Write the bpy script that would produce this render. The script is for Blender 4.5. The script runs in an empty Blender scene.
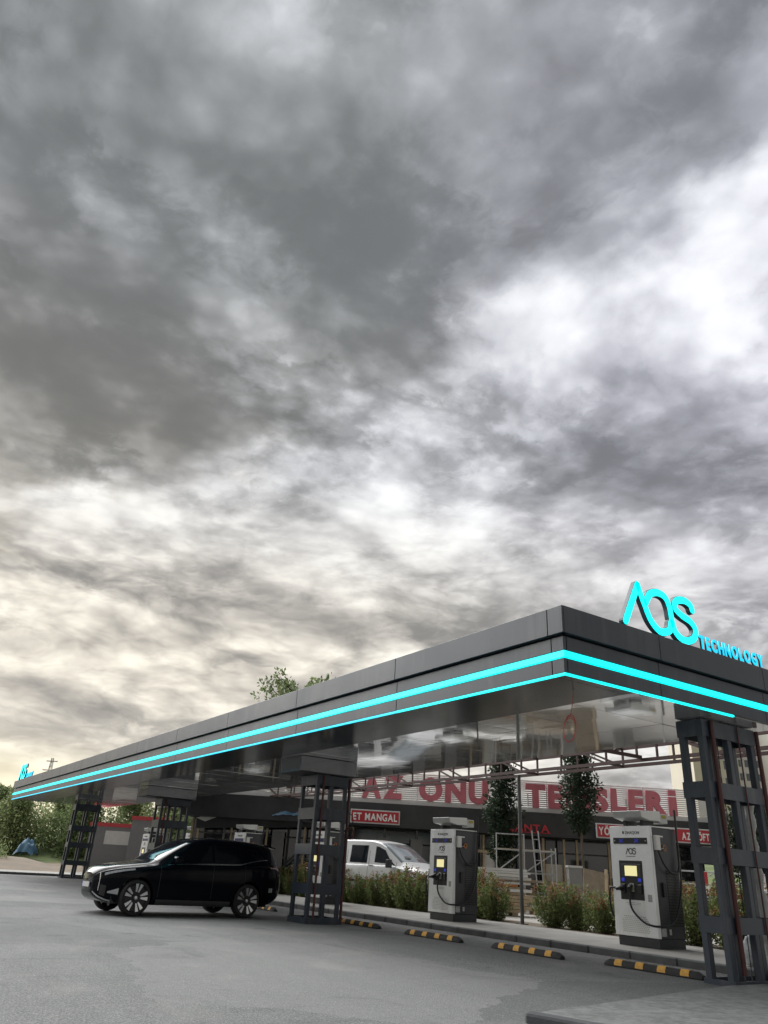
import bpy, bmesh, math, random
import numpy as np
from mathutils import Vector, Matrix

R = math.radians
scene = bpy.context.scene
COL = scene.collection

# ------------------------------------------------------------------ camera
cam_data = bpy.data.cameras.new('camera')
cam = bpy.data.objects.new('camera', cam_data)
COL.objects.link(cam)
PITCH, ROLL, YAW, EYE = 0.4508, 0.05962, 0.56888, 1.2
fh = Vector((math.sin(YAW), math.cos(YAW), 0)); rh = Vector((math.cos(YAW), -math.sin(YAW), 0))
up = Vector((0, 0, 1))
Fw = fh * math.cos(PITCH) + up * math.sin(PITCH)
Uw = up * math.cos(PITCH) - fh * math.sin(PITCH)
Rw = rh * math.cos(ROLL) + Uw * math.sin(ROLL)
Uw = Uw * math.cos(ROLL) - rh * math.sin(ROLL)
M = Matrix((Rw, Uw, -Fw)).transposed().to_4x4()
M.translation = (0, 0, EYE)
cam.matrix_world = M
cam_data.sensor_fit = 'VERTICAL'
cam_data.sensor_height = 36.0
cam_data.lens = 741.6 / 1024 * 36.0
cam_data.clip_start = 0.05
cam_data.clip_end = 6000
scene.camera = cam

# ------------------------------------------------------------------ colour management
scene.view_settings.view_transform = 'Standard'
scene.view_settings.look = 'None'
scene.view_settings.exposure = 2.05
scene.view_settings.gamma = 1.0
scene.view_settings.use_curve_mapping = False
scene.cycles.max_bounces = 8
scene.cycles.glossy_bounces = 5
scene.cycles.transparent_max_bounces = 12

# ------------------------------------------------------------------ node helper
class NT:
    """tiny wrapper for writing node trees as expressions"""
    def __init__(self, tree):
        self.t = tree; self.n = tree.nodes; self.l = tree.links
    def new(self, kind, **kw):
        nd = self.n.new(kind)
        for k, v in kw.items(): setattr(nd, k, v)
        return nd
    def put(self, sock, v):
        if isinstance(v, bpy.types.NodeSocket): self.l.new(v, sock)
        elif v is not None: sock.default_value = v
    def math(self, op, a, b=None, c=None, clamp=False):
        nd = self.new('ShaderNodeMath', operation=op, use_clamp=clamp)
        self.put(nd.inputs[0], a)
        if b is not None: self.put(nd.inputs[1], b)
        if c is not None: self.put(nd.inputs[2], c)
        return nd.outputs[0]
    def add(self, a, b): return self.math('ADD', a, b)
    def sub(self, a, b): return self.math('SUBTRACT', a, b)
    def mul(self, a, b): return self.math('MULTIPLY', a, b)
    def vec(self, op, a, b=None, out=0):
        nd = self.new('ShaderNodeVectorMath', operation=op)
        self.put(nd.inputs[0], a)
        if b is not None:
            if op == 'SCALE': self.put(nd.inputs['Scale'], b)
            else: self.put(nd.inputs[1], b)
        return nd.outputs[out]
    def dot(self, a, b): return self.vec('DOT_PRODUCT', a, b, out='Value')
    def noise(self, vec, scale, detail=4, rough=.5, dist=0, lac=2.0, color=False, w=None):
        nd = self.new('ShaderNodeTexNoise')
        if w is not None:
            nd.noise_dimensions = '4D'; nd.inputs['W'].default_value = w
        self.put(nd.inputs['Vector'], vec)
        self.put(nd.inputs['Scale'], scale); self.put(nd.inputs['Detail'], detail)
        self.put(nd.inputs['Roughness'], rough); self.put(nd.inputs['Distortion'], dist)
        self.put(nd.inputs['Lacunarity'], lac)
        return nd.outputs['Color' if color else 0]
    def voronoi(self, vec, scale, feature='F1', out=0, rand=1.0):
        nd = self.new('ShaderNodeTexVoronoi', feature=feature)
        self.put(nd.inputs['Vector'], vec); self.put(nd.inputs['Scale'], scale)
        self.put(nd.inputs['Randomness'], rand)
        return nd.outputs[out]
    def rng(self, v, a, b, c=0, d=1, smooth=True):
        nd = self.new('ShaderNodeMapRange')
        nd.interpolation_type = 'SMOOTHSTEP' if smooth else 'LINEAR'
        for i, x in enumerate((v, a, b, c, d)): self.put(nd.inputs[i], x)
        return nd.outputs[0]
    def ramp(self, v, stops, interp='LINEAR'):
        nd = self.new('ShaderNodeValToRGB')
        cr = nd.color_ramp; cr.interpolation = interp
        while len(cr.elements) < len(stops): cr.elements.new(0.5)
        for e, (p, c) in zip(cr.elements, stops):
            e.position = p; e.color = (*c, 1) if len(c) == 3 else c
        self.put(nd.inputs[0], v)
        return nd.outputs[0]
    def mix(self, f, a, b, blend='MIX'):
        nd = self.new('ShaderNodeMix', data_type='RGBA', blend_type=blend)
        self.put(nd.inputs[0], f)
        for s, v in ((nd.inputs[6], a), (nd.inputs[7], b)):
            if isinstance(v, tuple) and len(v) == 3: v = (*v, 1)
            self.put(s, v)
        return nd.outputs[2]
    def sep(self, v):
        nd = self.new('ShaderNodeSeparateXYZ'); self.put(nd.inputs[0], v); return nd.outputs
    def comb(self, x, y, z):
        nd = self.new('ShaderNodeCombineXYZ')
        for i, v in enumerate((x, y, z)): self.put(nd.inputs[i], v)
        return nd.outputs[0]

# ------------------------------------------------------------------ world: overcast evening sky
SUN_AZ = (-0.32, 0.947)      # horizontal direction towards the low sun behind the cloud
SUN_EL = R(46)
world = bpy.data.worlds.new('World'); scene.world = world; world.use_nodes = True
wt = world.node_tree
for n_ in list(wt.nodes): wt.nodes.remove(n_)
W = NT(wt)
sky = W.new('ShaderNodeTexSky', sky_type='NISHITA', sun_disc=False)
sky.sun_elevation = R(14); sky.sun_rotation = math.atan2(SUN_AZ[0], SUN_AZ[1]); sky.air_density = 1.2; sky.dust_density = 2.5
d = W.vec('NORMALIZE', W.new('ShaderNodeTexCoord').outputs['Generated'])
dx, dy, dz = W.sep(d)
zc = W.math('MAXIMUM', dz, 0.0)
inv = W.math('DIVIDE', 1.0, W.add(zc, 0.13))
q = W.comb(W.mul(dx, inv), W.mul(dy, inv), 0.0)            # a flat cloud deck seen in perspective
# swirl the deck slightly so that cloud edges curl
wob = W.vec('SCALE', W.vec('SUBTRACT', W.noise(q, 1.3, 1, .5, color=True), (.5, .5, .5)), .20)
q2 = W.vec('ADD', q, wob)
wob2 = W.vec('SCALE', W.vec('SUBTRACT', W.noise(q, 9.0, 3, .6, color=True), (.5, .5, .5)), .035)
q3 = W.vec('ADD', q2, wob2)
def lumps(vec, scale, w_):
    """cauliflower heads: smooth cells at several sizes, rounded tops and dark seams"""
    nd = W.new('ShaderNodeTexVoronoi', feature='SMOOTH_F1', voronoi_dimensions='2D')
    W.put(nd.inputs['Vector'], W.vec('ADD', vec, (w_, w_ * 1.7, 0)))
    nd.inputs['Scale'].default_value = scale; nd.inputs['Detail'].default_value = 3.0; nd.inputs['Roughness'].default_value = .55
    nd.inputs['Lacunarity'].default_value = 2.3; nd.inputs['Smoothness'].default_value = .45; nd.inputs['Randomness'].default_value = 1.0
    return W.sub(.55, nd.outputs['Distance'])
nbig = W.noise(q2, 1.25, 2, .5, 0, w=9.3)
nmid = W.noise(q3, 1.8, 9, .57, 0, w=2.6)
nlit = W.noise(W.vec('ADD', q3, (-.06, .12, 0)), 1.8, 9, .57, 0, w=2.6)
nfin = W.noise(W.vec('SCALE', d, 3.2), 4.2, 9, .62, 0, w=5.2)
lump = lumps(q3, 2.0, 1.2)
lumplit = lumps(W.vec('ADD', q3, (-.04, .08, 0)), 2.0, 1.2)
band = W.noise(W.vec('MULTIPLY', q2, (.9, 1.0, 1.0)), 1.35, 7, .54, .1, w=8.4)
# the heavy storm mass fills one side of a great circle, its rim torn up by the mid noise
side = W.dot(d, (.697, .288, -.656))
side = W.add(side, W.mul(W.sub(nbig, .5), .22))
side = W.add(side, W.mul(W.sub(nmid, .5), .36))
side = W.add(side, W.mul(lump, .16))
side = W.sub(side, W.add(.02, W.rng(dz, .62, .85, 0, .07)))
heavy = W.rng(side, .10, -.09)
v = W.add(.635, W.mul(W.sub(nmid, .5), 1.15))
v = W.add(v, W.mul(W.sub(nlit, nmid), 1.0))                 # side of each lump turned to the light
v = W.add(v, W.mul(lump, .30))
v = W.add(v, W.mul(W.sub(lumplit, lump), .60))
v = W.add(v, W.mul(W.sub(nbig, .5), .45))
v = W.add(v, W.mul(W.sub(nfin, .5), .24))
v = W.sub(v, W.mul(heavy, .40))
# thin torn edge along the rim of the mass lets light through
rim = W.mul(W.rng(side, -.03, .05), W.rng(side, .15, .06))
v = W.add(v, W.mul(rim, .12))
# thinner cloud in a few places
for c_, w0, w1, amt in (((.625, .40, .672), .9955, .9998, .20), ((.395, .728, .56), .993, .9997, .16),
                        ((.66, .60, .45), .96, .998, .08), ((.05, .90, .43), .988, .999, .16)):
    m_ = W.rng(W.dot(d, c_), w0, w1)
    v = W.add(v, W.mul(m_, W.mul(W.add(nfin, W.mul(lump, 1.6)), amt)))
# torn scraps of lower cloud drifting across: crisp edges, one side catching the light
qa = W.vec('ADD', q2, W.vec('SCALE', wob2, 1.6))
for sc_n, wn, dk in ((2.3, 12.4, .13), (4.6, 15.8, .10)):
    sn0 = W.noise(qa, sc_n, 10, .60, 0, w=wn); sn1 = W.noise(W.vec('ADD', qa, (-.02, .045, 0)), sc_n, 10, .60, 0, w=wn)
    sm = W.rng(sn0, .485, .565)
    v = W.sub(v, W.mul(W.sub(sm, .45), dk))
    v = W.add(v, W.mul(W.mul(sm, W.sub(sn0, sn1)), .9))
# the lower deck is flatter, banded and lighter
low = W.rng(W.add(dz, W.mul(W.sub(nmid, .5), .25)), .44, .28)
P = W.comb(dx, dy, W.mul(dz, 2.6))
P = W.vec('ADD', P, W.vec('SCALE', W.vec('SUBTRACT', W.noise(P, 6.0, 3, .55, color=True), (.5, .5, .5)), .10))
def heads(vec):
    nd = W.new('ShaderNodeTexVoronoi', feature='F1', voronoi_dimensions='3D')
    W.put(nd.inputs['Vector'], vec); nd.inputs['Scale'].default_value = 5.2; nd.inputs['Detail'].default_value = 3.0
    nd.inputs['Roughness'].default_value = .5; nd.inputs['Lacunarity'].default_value = 2.4
    return W.sub(.5, nd.outputs['Distance'])
h0 = heads(P); h1 = heads(W.vec('ADD', P, (-.01, .0, .07)))
nlow = W.noise(P, 3.4, 8, .55, 0, w=6.1)
vl = W.add(W.mul(W.sub(nlow, .5), 1.25), W.add(W.mul(W.sub(band, .5), .35), W.mul(h0, .22)))
vl = W.add(vl, W.mul(W.sub(h0, h1), .48))
vl = W.add(vl, W.mul(W.sub(nfin, .5), .16))
sl0 = W.noise(P, 7.5, 10, .6, 0, w=3.3); sl1 = W.noise(W.vec('ADD', P, (0, 0, .045)), 7.5, 10, .6, 0, w=3.3)
slm = W.rng(sl0, .48, .57)
vl = W.sub(vl, W.mul(W.sub(slm, .45), .15)); vl = W.add(vl, W.mul(W.mul(slm, W.sub(sl0, sl1)), 1.1))
vlow = W.add(.60, W.mul(vl, W.rng(dz, .0, .22, .55, 1.0)))
nd_ = W.new('ShaderNodeMix'); W.put(nd_.inputs[0], low); W.put(nd_.inputs[2], v); W.put(nd_.inputs[3], vlow)
v = W.add(.135, W.mul(nd_.outputs[0], .815))      # keep the darkest bellies off the end of the ramp
v = W.math('SMOOTH_MAX', v, .19, .20)
v = W.math('SMOOTH_MIN', v, .84, .24)
cool = W.ramp(v, [(0.0, (.060, .064, .067)), (.26, (.165, .172, .178)), (.45, (.290, .298, .312)), (.60, (.470, .480, .505)), (.76, (.70, .715, .74)), (.95, (1.0, 1.0, 1.0))])
lav = W.ramp(v, [(0.0, (.080, .082, .092)), (.26, (.190, .194, .220)), (.45, (.310, .315, .355)), (.60, (.480, .485, .535)), (.76, (.71, .72, .765)), (.95, (1.0, 1.0, 1.01))])
cool = W.mix(W.rng(W.dot(d, (.80, .10, .59)), .70, .97), cool, lav)      # bluer away from the evening light
warm = W.ramp(v, [(0.0, (.17, .166, .16)), (.26, (.27, .257, .238)), (.45, (.43, .402, .36)), (.60, (.61, .57, .50)), (.76, (.83, .785, .68)), (.95, (1.05, 1.0, .86))])
cloud = W.mix(W.mul(W.rng(dz, .54, .22), W.rng(W.dot(d, (.10, .99, .06)), .55, .98, .25, 1.0)), cool, warm)
# faint colour of the thick cloud: greenish in the belly, browner towards the light
cloud = W.mix(W.mul(heavy, W.rng(nbig, .35, .6)), cloud, W.mix(1.0, cloud, (.985, 1.0, .99), 'MULTIPLY'))
cloud = W.mix(W.mul(W.mul(heavy, .8), W.rng(dz, .70, .50)), cloud, W.mix(1.0, cloud, (1.06, 1.0, .92), 'MULTIPLY'))
# glow low over the horizon where the sun goes down
gl = W.mul(W.rng(W.dot(d, (.02, .999, .03)), .93, .998), W.rng(dz, .14, .04))
cloud = W.mix(W.mul(gl, .6), cloud, (1.05, .93, .60), 'MIX')
# small blue gaps: the clear sky behind shows only where the deck is thinnest
gap = W.mul(W.rng(v, .80, 1.05), .25)
sky10 = W.mix(gap, W.vec('SCALE', cloud, 6.3), sky.outputs[0])
# below the horizon: dull ground colour
sky10 = W.mix(W.rng(dz, 0.0, -.03), sky10, (.75, .74, .72))
bg = W.new('ShaderNodeBackground'); W.put(bg.inputs[0], sky10); bg.inputs[1].default_value = 0.05
wo = W.new('ShaderNodeOutputWorld'); wt.links.new(bg.outputs[0], wo.inputs[0])
world.cycles.sampling_method = 'MANUAL'; world.cycles.sample_map_resolution = 512

# ------------------------------------------------------------------ sun, diffused by the cloud deck
sun_d = bpy.data.lights.new('sun', 'SUN'); sun_d.energy = 1.5; sun_d.angle = R(70); sun_d.color = (1.0, .99, .975)
sun = bpy.data.objects.new('sun', sun_d); COL.objects.link(sun)
sd = Vector((SUN_AZ[0] * math.cos(SUN_EL), SUN_AZ[1] * math.cos(SUN_EL), math.sin(SUN_EL)))
sun.rotation_euler = sd.to_track_quat('Z', 'Y').to_euler()

# ------------------------------------------------------------------ materials
MATS = {}
def mat(name, col, rough=.6, metal=0., var=.12, scale=3., bump=0., bscale=40., spec=.5, coat=0., emit=None, estr=0., dirt=None, tint=None, objvar=0., streak=None):
    """principled material; colour varies by noise in object space, optional dirt blotches, per-leaf tint and per-object variation"""
    if name in MATS: return MATS[name]
    m = bpy.data.materials.new(name); m.use_nodes = True
    T = NT(m.node_tree)
    b = m.node_tree.nodes['Principled BSDF']
    tc = T.new('ShaderNodeTexCoord').outputs['Object']
    n1 = T.noise(tc, scale, 5, .6)
    c = T.mix(T.rng(n1, .3, .7), tuple(x * (1 - var) for x in col), tuple(min(1, x * (1 + var)) for x in col))
    if dirt:
        dcol, amt, dsc = dirt
        dn = T.noise(tc, dsc, 6, .65, .4)
        c = T.mix(T.mul(T.rng(dn, .5, .72), amt), c, dcol)
    if streak:    # rain streaks running down vertical faces
        gp = T.new('ShaderNodeNewGeometry').outputs['Position']
        sn = T.mul(T.noise(T.vec('MULTIPLY', gp, (5, 5, .35)), 1.0, 5, .65), T.noise(gp, .8, 3))
        c = T.mix(T.mul(T.rng(sn, .24, .40), streak[1]), c, streak[0])
    if tint:
        at = T.new('ShaderNodeAttribute', attribute_name='tint').outputs['Fac']
        c = T.mix(at, c, tint)
    if objvar:
        rd = T.new('ShaderNodeObjectInfo').outputs['Random']
        c = T.mix(1.0, c, T.ramp(rd, [(0, (1 - objvar,) * 3), (1, (1 + objvar,) * 3)]), 'MULTIPLY')
    T.put(b.inputs['Base Color'], c)
    T.put(b.inputs['Roughness'], T.rng(n1, .2, .8, max(0, rough * .85), min(1, rough * 1.15), False))
    b.inputs['Metallic'].default_value = metal
    b.inputs['Specular IOR Level'].default_value = spec
    b.inputs['Coat Weight'].default_value = coat; b.inputs['Coat Roughness'].default_value = .04
    if emit:
        b.inputs['Emission Color'].default_value = (*emit, 1); b.inputs['Emission Strength'].default_value = estr
    if emit and 'cyan' in name:      # the diodes behind the diffuser are not quite even
        gp = T.new('ShaderNodeNewGeometry').outputs['Position']
        T.put(b.inputs['Emission Strength'], T.rng(T.noise(gp, 5.0, 3, .6), .3, .7, estr * .72, estr * 1.25, False))
    if bump:
        bp = T.new('ShaderNodeBump'); bp.inputs['Strength'].default_value = bump; bp.inputs['Distance'].default_value = .01
        T.put(bp.inputs['Height'], T.noise(tc, bscale, 5, .65))
        T.l.new(bp.outputs[0], b.inputs['Normal'])
    if tint:      # thin leaves let light through
        tl = T.new('ShaderNodeBsdfTranslucent'); T.put(tl.inputs[0], c); mx = T.new('ShaderNodeMixShader'); mx.inputs[0].default_value = .45
        out = [n_ for n_ in m.node_tree.nodes if n_.type == 'OUTPUT_MATERIAL'][0]
        T.l.new(b.outputs[0], mx.inputs[1]); T.l.new(tl.outputs[0], mx.inputs[2]); T.l.new(mx.outputs[0], out.inputs[0])
    MATS[name] = m
    return m

def asphalt_mat():
    m = bpy.data.materials.new('asphalt'); m.use_nodes = True; T = NT(m.node_tree)
    b = m.node_tree.nodes['Principled BSDF']
    tc = T.new('ShaderNodeTexCoord').outputs['Object']
    big = T.noise(tc, .22, 5, .6, .5); mid = T.noise(tc, 1.1, 6, .65, .3); fine = T.noise(tc, 45, 3, .6)
    agg = T.voronoi(tc, 90, out=0)
    streak = T.noise(T.vec('MULTIPLY', tc, (2.4, .22, 1)), 1.0, 5, .6, .6)
    c = T.ramp(T.add(T.mul(big, .45), T.add(T.mul(mid, .3), T.mul(streak, .25))), [(.30, (.060, .065, .067)), (.47, (.102, .109, .110)), (.62, (.150, .156, .156)), (.78, (.205, .208, .204))])
    med = T.noise(tc, 11, 5, .7); grit = T.noise(tc, 70, 2, .6)
    c = T.mix(T.mul(T.rng(med, .50, .68), .45), c, (.22, .223, .22)); c = T.mix(T.mul(T.rng(med, .47, .30), .5), c, (.062, .066, .070))
    c = T.mix(T.mul(T.rng(fine, .50, .70), .75), c, (.30, .30, .292))
    c = T.mix(T.mul(T.rng(fine, .48, .30), .75), c, (.040, .043, .046))
    c = T.mix(T.mul(T.rng(grit, .60, .75), .6), c, (.34, .335, .32))
    c = T.mix(T.mul(T.rng(agg, .20, .05), .5), c, (.36, .355, .34))
    # oil spots, dark tyre sweeps
    spot = T.voronoi(T.vec('ADD', tc, T.vec('SCALE', T.noise(tc, 2.5, 3, color=True), .5)), .55, out=0)
    c = T.mix(T.mul(T.rng(spot, .13, .03), .5), c, (.045, .046, .048))
    tyre = T.noise(T.vec('MULTIPLY', T.vec('ADD', tc, T.vec('SCALE', T.noise(tc, .25, 2, color=True), 2.0)), (.35, 3.0, 1)), 1.0, 3, .5, w=2.)
    c = T.mix(T.mul(T.rng(tyre, .58, .72), .28), c, (.05, .052, .055))
    cr = T.voronoi(T.vec('ADD', tc, T.vec('SCALE', T.noise(tc, 1.5, 5, .6, color=True), .9)), .12, feature='DISTANCE_TO_EDGE', out=0)
    c = T.mix(T.mul(T.mul(T.rng(cr, .004, .001), T.rng(mid, .48, .6)), .5), c, (.05, .051, .053))
    # large old repairs and damp stains
    pv = T.voronoi(T.vec('ADD', tc, T.vec('SCALE', T.noise(tc, .8, 4, .6, color=True), 1.3)), .20, out='Color')
    pr = T.sep(pv)[0]
    c = T.mix(T.mul(T.rng(pr, .55, .60), .38), c, (.075, .079, .082)); c = T.mix(T.mul(T.rng(pr, .22, .18), .30), c, (.21, .212, .21))
    stn = T.noise(tc, .35, 6, .65, 1.2, w=7.)
    c = T.mix(T.mul(T.rng(stn, .56, .66), .40), c, (.065, .068, .071))
    # pale dust swept into soft patches
    c = T.mix(T.mul(T.rng(T.noise(tc, .55, 4, .55, .8, w=4.), .53, .72), .35), c, (.27, .265, .25))
    T.put(b.inputs['Base Color'], c)
    T.put(b.inputs['Roughness'], T.rng(mid, .3, .7, .72, .92, False))
    b.inputs['Specular IOR Level'].default_value = .35
    bp = T.new('ShaderNodeBump'); bp.inputs['Strength'].default_value = .8; bp.inputs['Distance'].default_value = .015
    T.put(bp.inputs['Height'], T.add(T.mul(fine, .5), T.mul(agg, .5)))
    T.l.new(bp.outputs[0], b.inputs['Normal'])
    return m

def soffit_mat():
    m = bpy.data.materials.new('gloss_ceiling'); m.use_nodes = True; T = NT(m.node_tree)
    b = m.node_tree.nodes['Principled BSDF']
    tc = T.new('ShaderNodeTexCoord').outputs['Object']
    g = T.new('ShaderNodeNewGeometry').outputs['Position']
    n = T.noise(g, 1.2, 4, .6)
    T.put(b.inputs['Base Color'], T.mix(n, (.68, .69, .69), (.80, .805, .80)))
    b.inputs['Metallic'].default_value = .68
    T.put(b.inputs['Roughness'], T.rng(T.noise(g, 2.3, 5, .6), .3, .7, .035, .085, False))
    bp = T.new('ShaderNodeBump'); bp.inputs['Strength'].default_value = .16; bp.inputs['Distance'].default_value = .02
    T.put(bp.inputs['Height'], T.noise(T.vec('MULTIPLY', g, (1.6, .7, 1)), 1.0, 3, .5))
    T.l.new(bp.outputs[0], b.inputs['Normal'])
    return m

M_ASPH = asphalt_mat()
M_SOFF = soffit_mat()
M_CONC = mat('pavement_concrete', (.27, .262, .245), .88, var=.14, scale=.9, bump=.4, bscale=60, dirt=((.15, .145, .135), .6, .7))
M_APRON = mat('apron_concrete', (.135, .141, .140), .9, var=.30, scale=9, bump=.9, bscale=30, dirt=((.20, .20, .195), .6, 1.4))
M_KERB = mat('kerb_stone', (.10, .105, .108), .85, var=.22, scale=2.5, bump=.5, bscale=45, dirt=((.19, .185, .17), .55, 1.6), objvar=.18)
M_KERBD = mat('painted_kerb', (.04, .044, .048), .75, var=.2, scale=4, bump=.4, bscale=40, dirt=((.10, .10, .098), .5, 2.5))
M_LOT = mat('lot_paving', (.30, .285, .26), .9, var=.12, scale=.6, bump=.3, bscale=30, dirt=((.2, .19, .17), .6, .5))
M_DIRT = mat('bare_earth', (.165, .128, .09), .95, var=.25, scale=.8, bump=.8, bscale=8, dirt=((.14, .12, .085), .7, .4))
M_GRASS = mat('grass', (.10, .135, .045), .9, var=.3, scale=1.2, bump=.6, bscale=12)
M_ANTH = mat('anthracite_panel', (.023, .031, .043), .46, var=.05, scale=.6, spec=.55, dirt=((.05, .056, .066), .3, 1.1), objvar=.10, streak=((.07, .075, .082), .40))
M_ANTH2 = mat('anthracite_shadow_gap', (.018, .02, .026), .5, var=.05)
M_BORDER = mat('dark_soffit_panel', (.018, .022, .029), .20, var=.08, scale=.8, spec=.55, objvar=.12)
M_CAPM = mat('dark_mirror_cladding', (.12, .125, .135), .10, metal=1., var=.1)
M_STEEL = mat('tower_paint', (.023, .033, .049), .42, var=.10, scale=1.5, spec=.5, dirt=((.075, .085, .095), .45, 2.2), streak=((.085, .09, .092), .5))
M_PRIMER = mat('red_oxide_pipe', (.075, .022, .021), .6, var=.2, scale=5, dirt=((.05, .02, .018), .5, 6))
M_TRUSS = mat('brown_truss_paint', (.040, .016, .014), .65, var=.25, scale=4)
M_POLE = mat('grey_post', (.075, .078, .078), .5, var=.12)
M_CYAN = mat('cyan_light', (.0, .55, .55), .4, var=0, emit=(.0, .86, .84), estr=.47)
M_CYANB = mat('cyan_light_thin', (.0, .4, .6), .4, var=0, emit=(.004, .55, .80), estr=.37)
M_LETB = mat('blue_letter_face', (.0, .30, .45), .4, var=0, emit=(.0, .50, .75), estr=.32)
M_RETURN = mat('letter_return', (.01, .03, .045), .45, var=.05)
M_BLACK = mat('black_plastic', (.012, .0125, .014), .45, var=.1)
M_RUBBER = mat('rubber', (.022, .022, .023), .8, var=.25, scale=6, bump=.3, bscale=50, dirt=((.08, .078, .072), .5, 3))
M_YEL = mat('amber_reflector', (.60, .32, .045), .55, var=.2, scale=8, dirt=((.20, .13, .06), .7, 6))
M_WHITE = mat('charger_white', (.88, .90, .91), .38, var=.04, scale=1.0, dirt=((.62, .62, .60), .35, 2.0), streak=((.5, .49, .46), .35))
M_CHDARK = mat('charger_dark', (.038, .041, .047), .45, var=.08, dirt=((.07, .07, .07), .35, 2.5))
M_CHGREY = mat('charger_hood_grey', (.50, .51, .50), .5, var=.06)
M_HOODW = mat('charger_hood_white', (.72, .72, .69), .45, var=.04)
M_SCREEN = mat('screen_glow', (.3, .28, .15), .3, var=0, emit=(.95, .86, .42), estr=.19)
M_BLUEL = mat('blue_led', (.01, .02, .2), .3, var=0, emit=(.02, .04, .55), estr=.12)
M_PRINT = mat('dark_print', (.03, .032, .036), .5, var=0)
M_STICK = mat('sticker_grey', (.38, .38, .38), .6, var=.15, scale=30)
M_ORANGE = mat('orange_ring', (.55, .20, .03), .5, var=.05)
M_REDW = mat('red_wire', (.42, .06, .05), .5, var=.1)

# ------------------------------------------------------------------ mesh builders
class MB:
    """collects shapes and links them as ONE mesh object"""
    def __init__(self): self.v = []; self.f = []
    def raw(self, vs, fs):
        o = len(self.v); self.v += [tuple(p) for p in vs]; self.f += [tuple(i + o for i in f) for f in fs]; return self
    def box(self, x0, x1, y0, y1, z0, z1):
        return self.raw([(x0, y0, z0), (x1, y0, z0), (x1, y1, z0), (x0, y1, z0), (x0, y0, z1), (x1, y0, z1), (x1, y1, z1), (x0, y1, z1)],
                        [(0, 3, 2, 1), (4, 5, 6, 7), (0, 1, 5, 4), (1, 2, 6, 5), (2, 3, 7, 6), (3, 0, 4, 7)])
    def bar(self, a, b, w, h=None, upv=(0, 0, 1)):
        h = h or w; a, b = Vector(a), Vector(b); t = (b - a).normalized()
        u = Vector(upv)
        if abs(t.dot(u)) > .98: u = Vector((1, 0, 0))
        s = t.cross(u).normalized(); u = s.cross(t)
        vs = []
        for p in (a, b):
            for i, j in ((-1, -1), (1, -1), (1, 1), (-1, 1)): vs.append(p + s * (i * w / 2) + u * (j * h / 2))
        return self.raw(vs, [(3, 2, 1, 0), (4, 5, 6, 7), (0, 1, 5, 4), (1, 2, 6, 5), (2, 3, 7, 6), (3, 0, 4, 7)])
    def tube(self, pts, r, n=8, cap=True):
        pts = [Vector(p) for p in pts]; rs = r if isinstance(r, (list, tuple)) else [r] * len(pts)
        rings = []; prev = None
        for i, p in enumerate(pts):
            t = (pts[min(i + 1, len(pts) - 1)] - pts[max(i - 1, 0)])
            t = t.normalized() if t.length > 1e-9 else Vector((0, 0, 1))
            if prev is None:
                u = Vector((0, 0, 1)) if abs(t.z) < .9 else Vector((1, 0, 0))
            else: u = prev
            s = t.cross(u)
            if s.length < 1e-6: s = t.cross(Vector((0, 1, 0)))
            s.normalize(); u = s.cross(t).normalized(); prev = u
            rings.append([p + (s * math.cos(k * 2 * math.pi / n) + u * math.sin(k * 2 * math.pi / n)) * rs[i] for k in range(n)])
        vs = [q for r_ in rings for q in r_]; fs = []
        for i in range(len(pts) - 1):
            for k in range(n):
                fs.append((i * n + k, i * n + (k + 1) % n, (i + 1) * n + (k + 1) % n, (i + 1) * n + k))
        if cap:
            fs.append(tuple(range(n - 1, -1, -1))); fs.append(tuple((len(pts) - 1) * n + k for k in range(n)))
        return self.raw(vs, fs)
    def lathe(self, prof, c=(0, 0, 0), axis='z', n=20):
        vs = []; fs = []
        for r_, h in prof:
            for k in range(n):
                a = 2 * math.pi * k / n; x, y = r_ * math.cos(a), r_ * math.sin(a)
                p = {'z': (x, y, h), 'y': (x, h, y), 'x': (h, x, y)}[axis]
                vs.append((p[0] + c[0], p[1] + c[1], p[2] + c[2]))
        for i in range(len(prof) - 1):
            for k in range(n): fs.append((i * n + k, i * n + (k + 1) % n, (i + 1) * n + (k + 1) % n, (i + 1) * n + k))
        return self.raw(vs, fs)
    def prism(self, poly, axis, a, b):
        """2-D polygon pulled along an axis from a to b"""
        n = len(poly)
        mk = {'x': lambda p, h: (h, p[0], p[1]), 'y': lambda p, h: (p[0], h, p[1]), 'z': lambda p, h: (p[0], p[1], h)}[axis]
        vs = [mk(p, a) for p in poly] + [mk(p, b) for p in poly]
        fs = [tuple(range(n - 1, -1, -1)), tuple(range(n, 2 * n))] + [(i, (i + 1) % n, n + (i + 1) % n, n + i) for i in range(n)]
        return self.raw(vs, fs)
    def mesh(self, name, m, bevel=0., smooth=False, seg=1):
        me = bpy.data.meshes.new(name); me.from_pydata(self.v, [], self.f)
        bm = bmesh.new(); bm.from_mesh(me)
        bmesh.ops.recalc_face_normals(bm, faces=bm.faces)
        if bevel: bmesh.ops.bevel(bm, geom=bm.edges[:], offset=bevel, segments=seg, affect='EDGES', profile=.5)
        if smooth:
            for f in bm.faces: f.smooth = True
            for e in bm.edges:
                if len(e.link_faces) == 2 and e.calc_face_angle(0) > R(38): e.smooth = False
        bm.to_mesh(me); bm.free(); me.materials.append(m)
        return me
    def build(self, name, m, parent=None, bevel=0., smooth=False, loc=None, seg=1):
        return link(name, self.mesh(name, m, bevel, smooth, seg), parent, loc)

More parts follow.
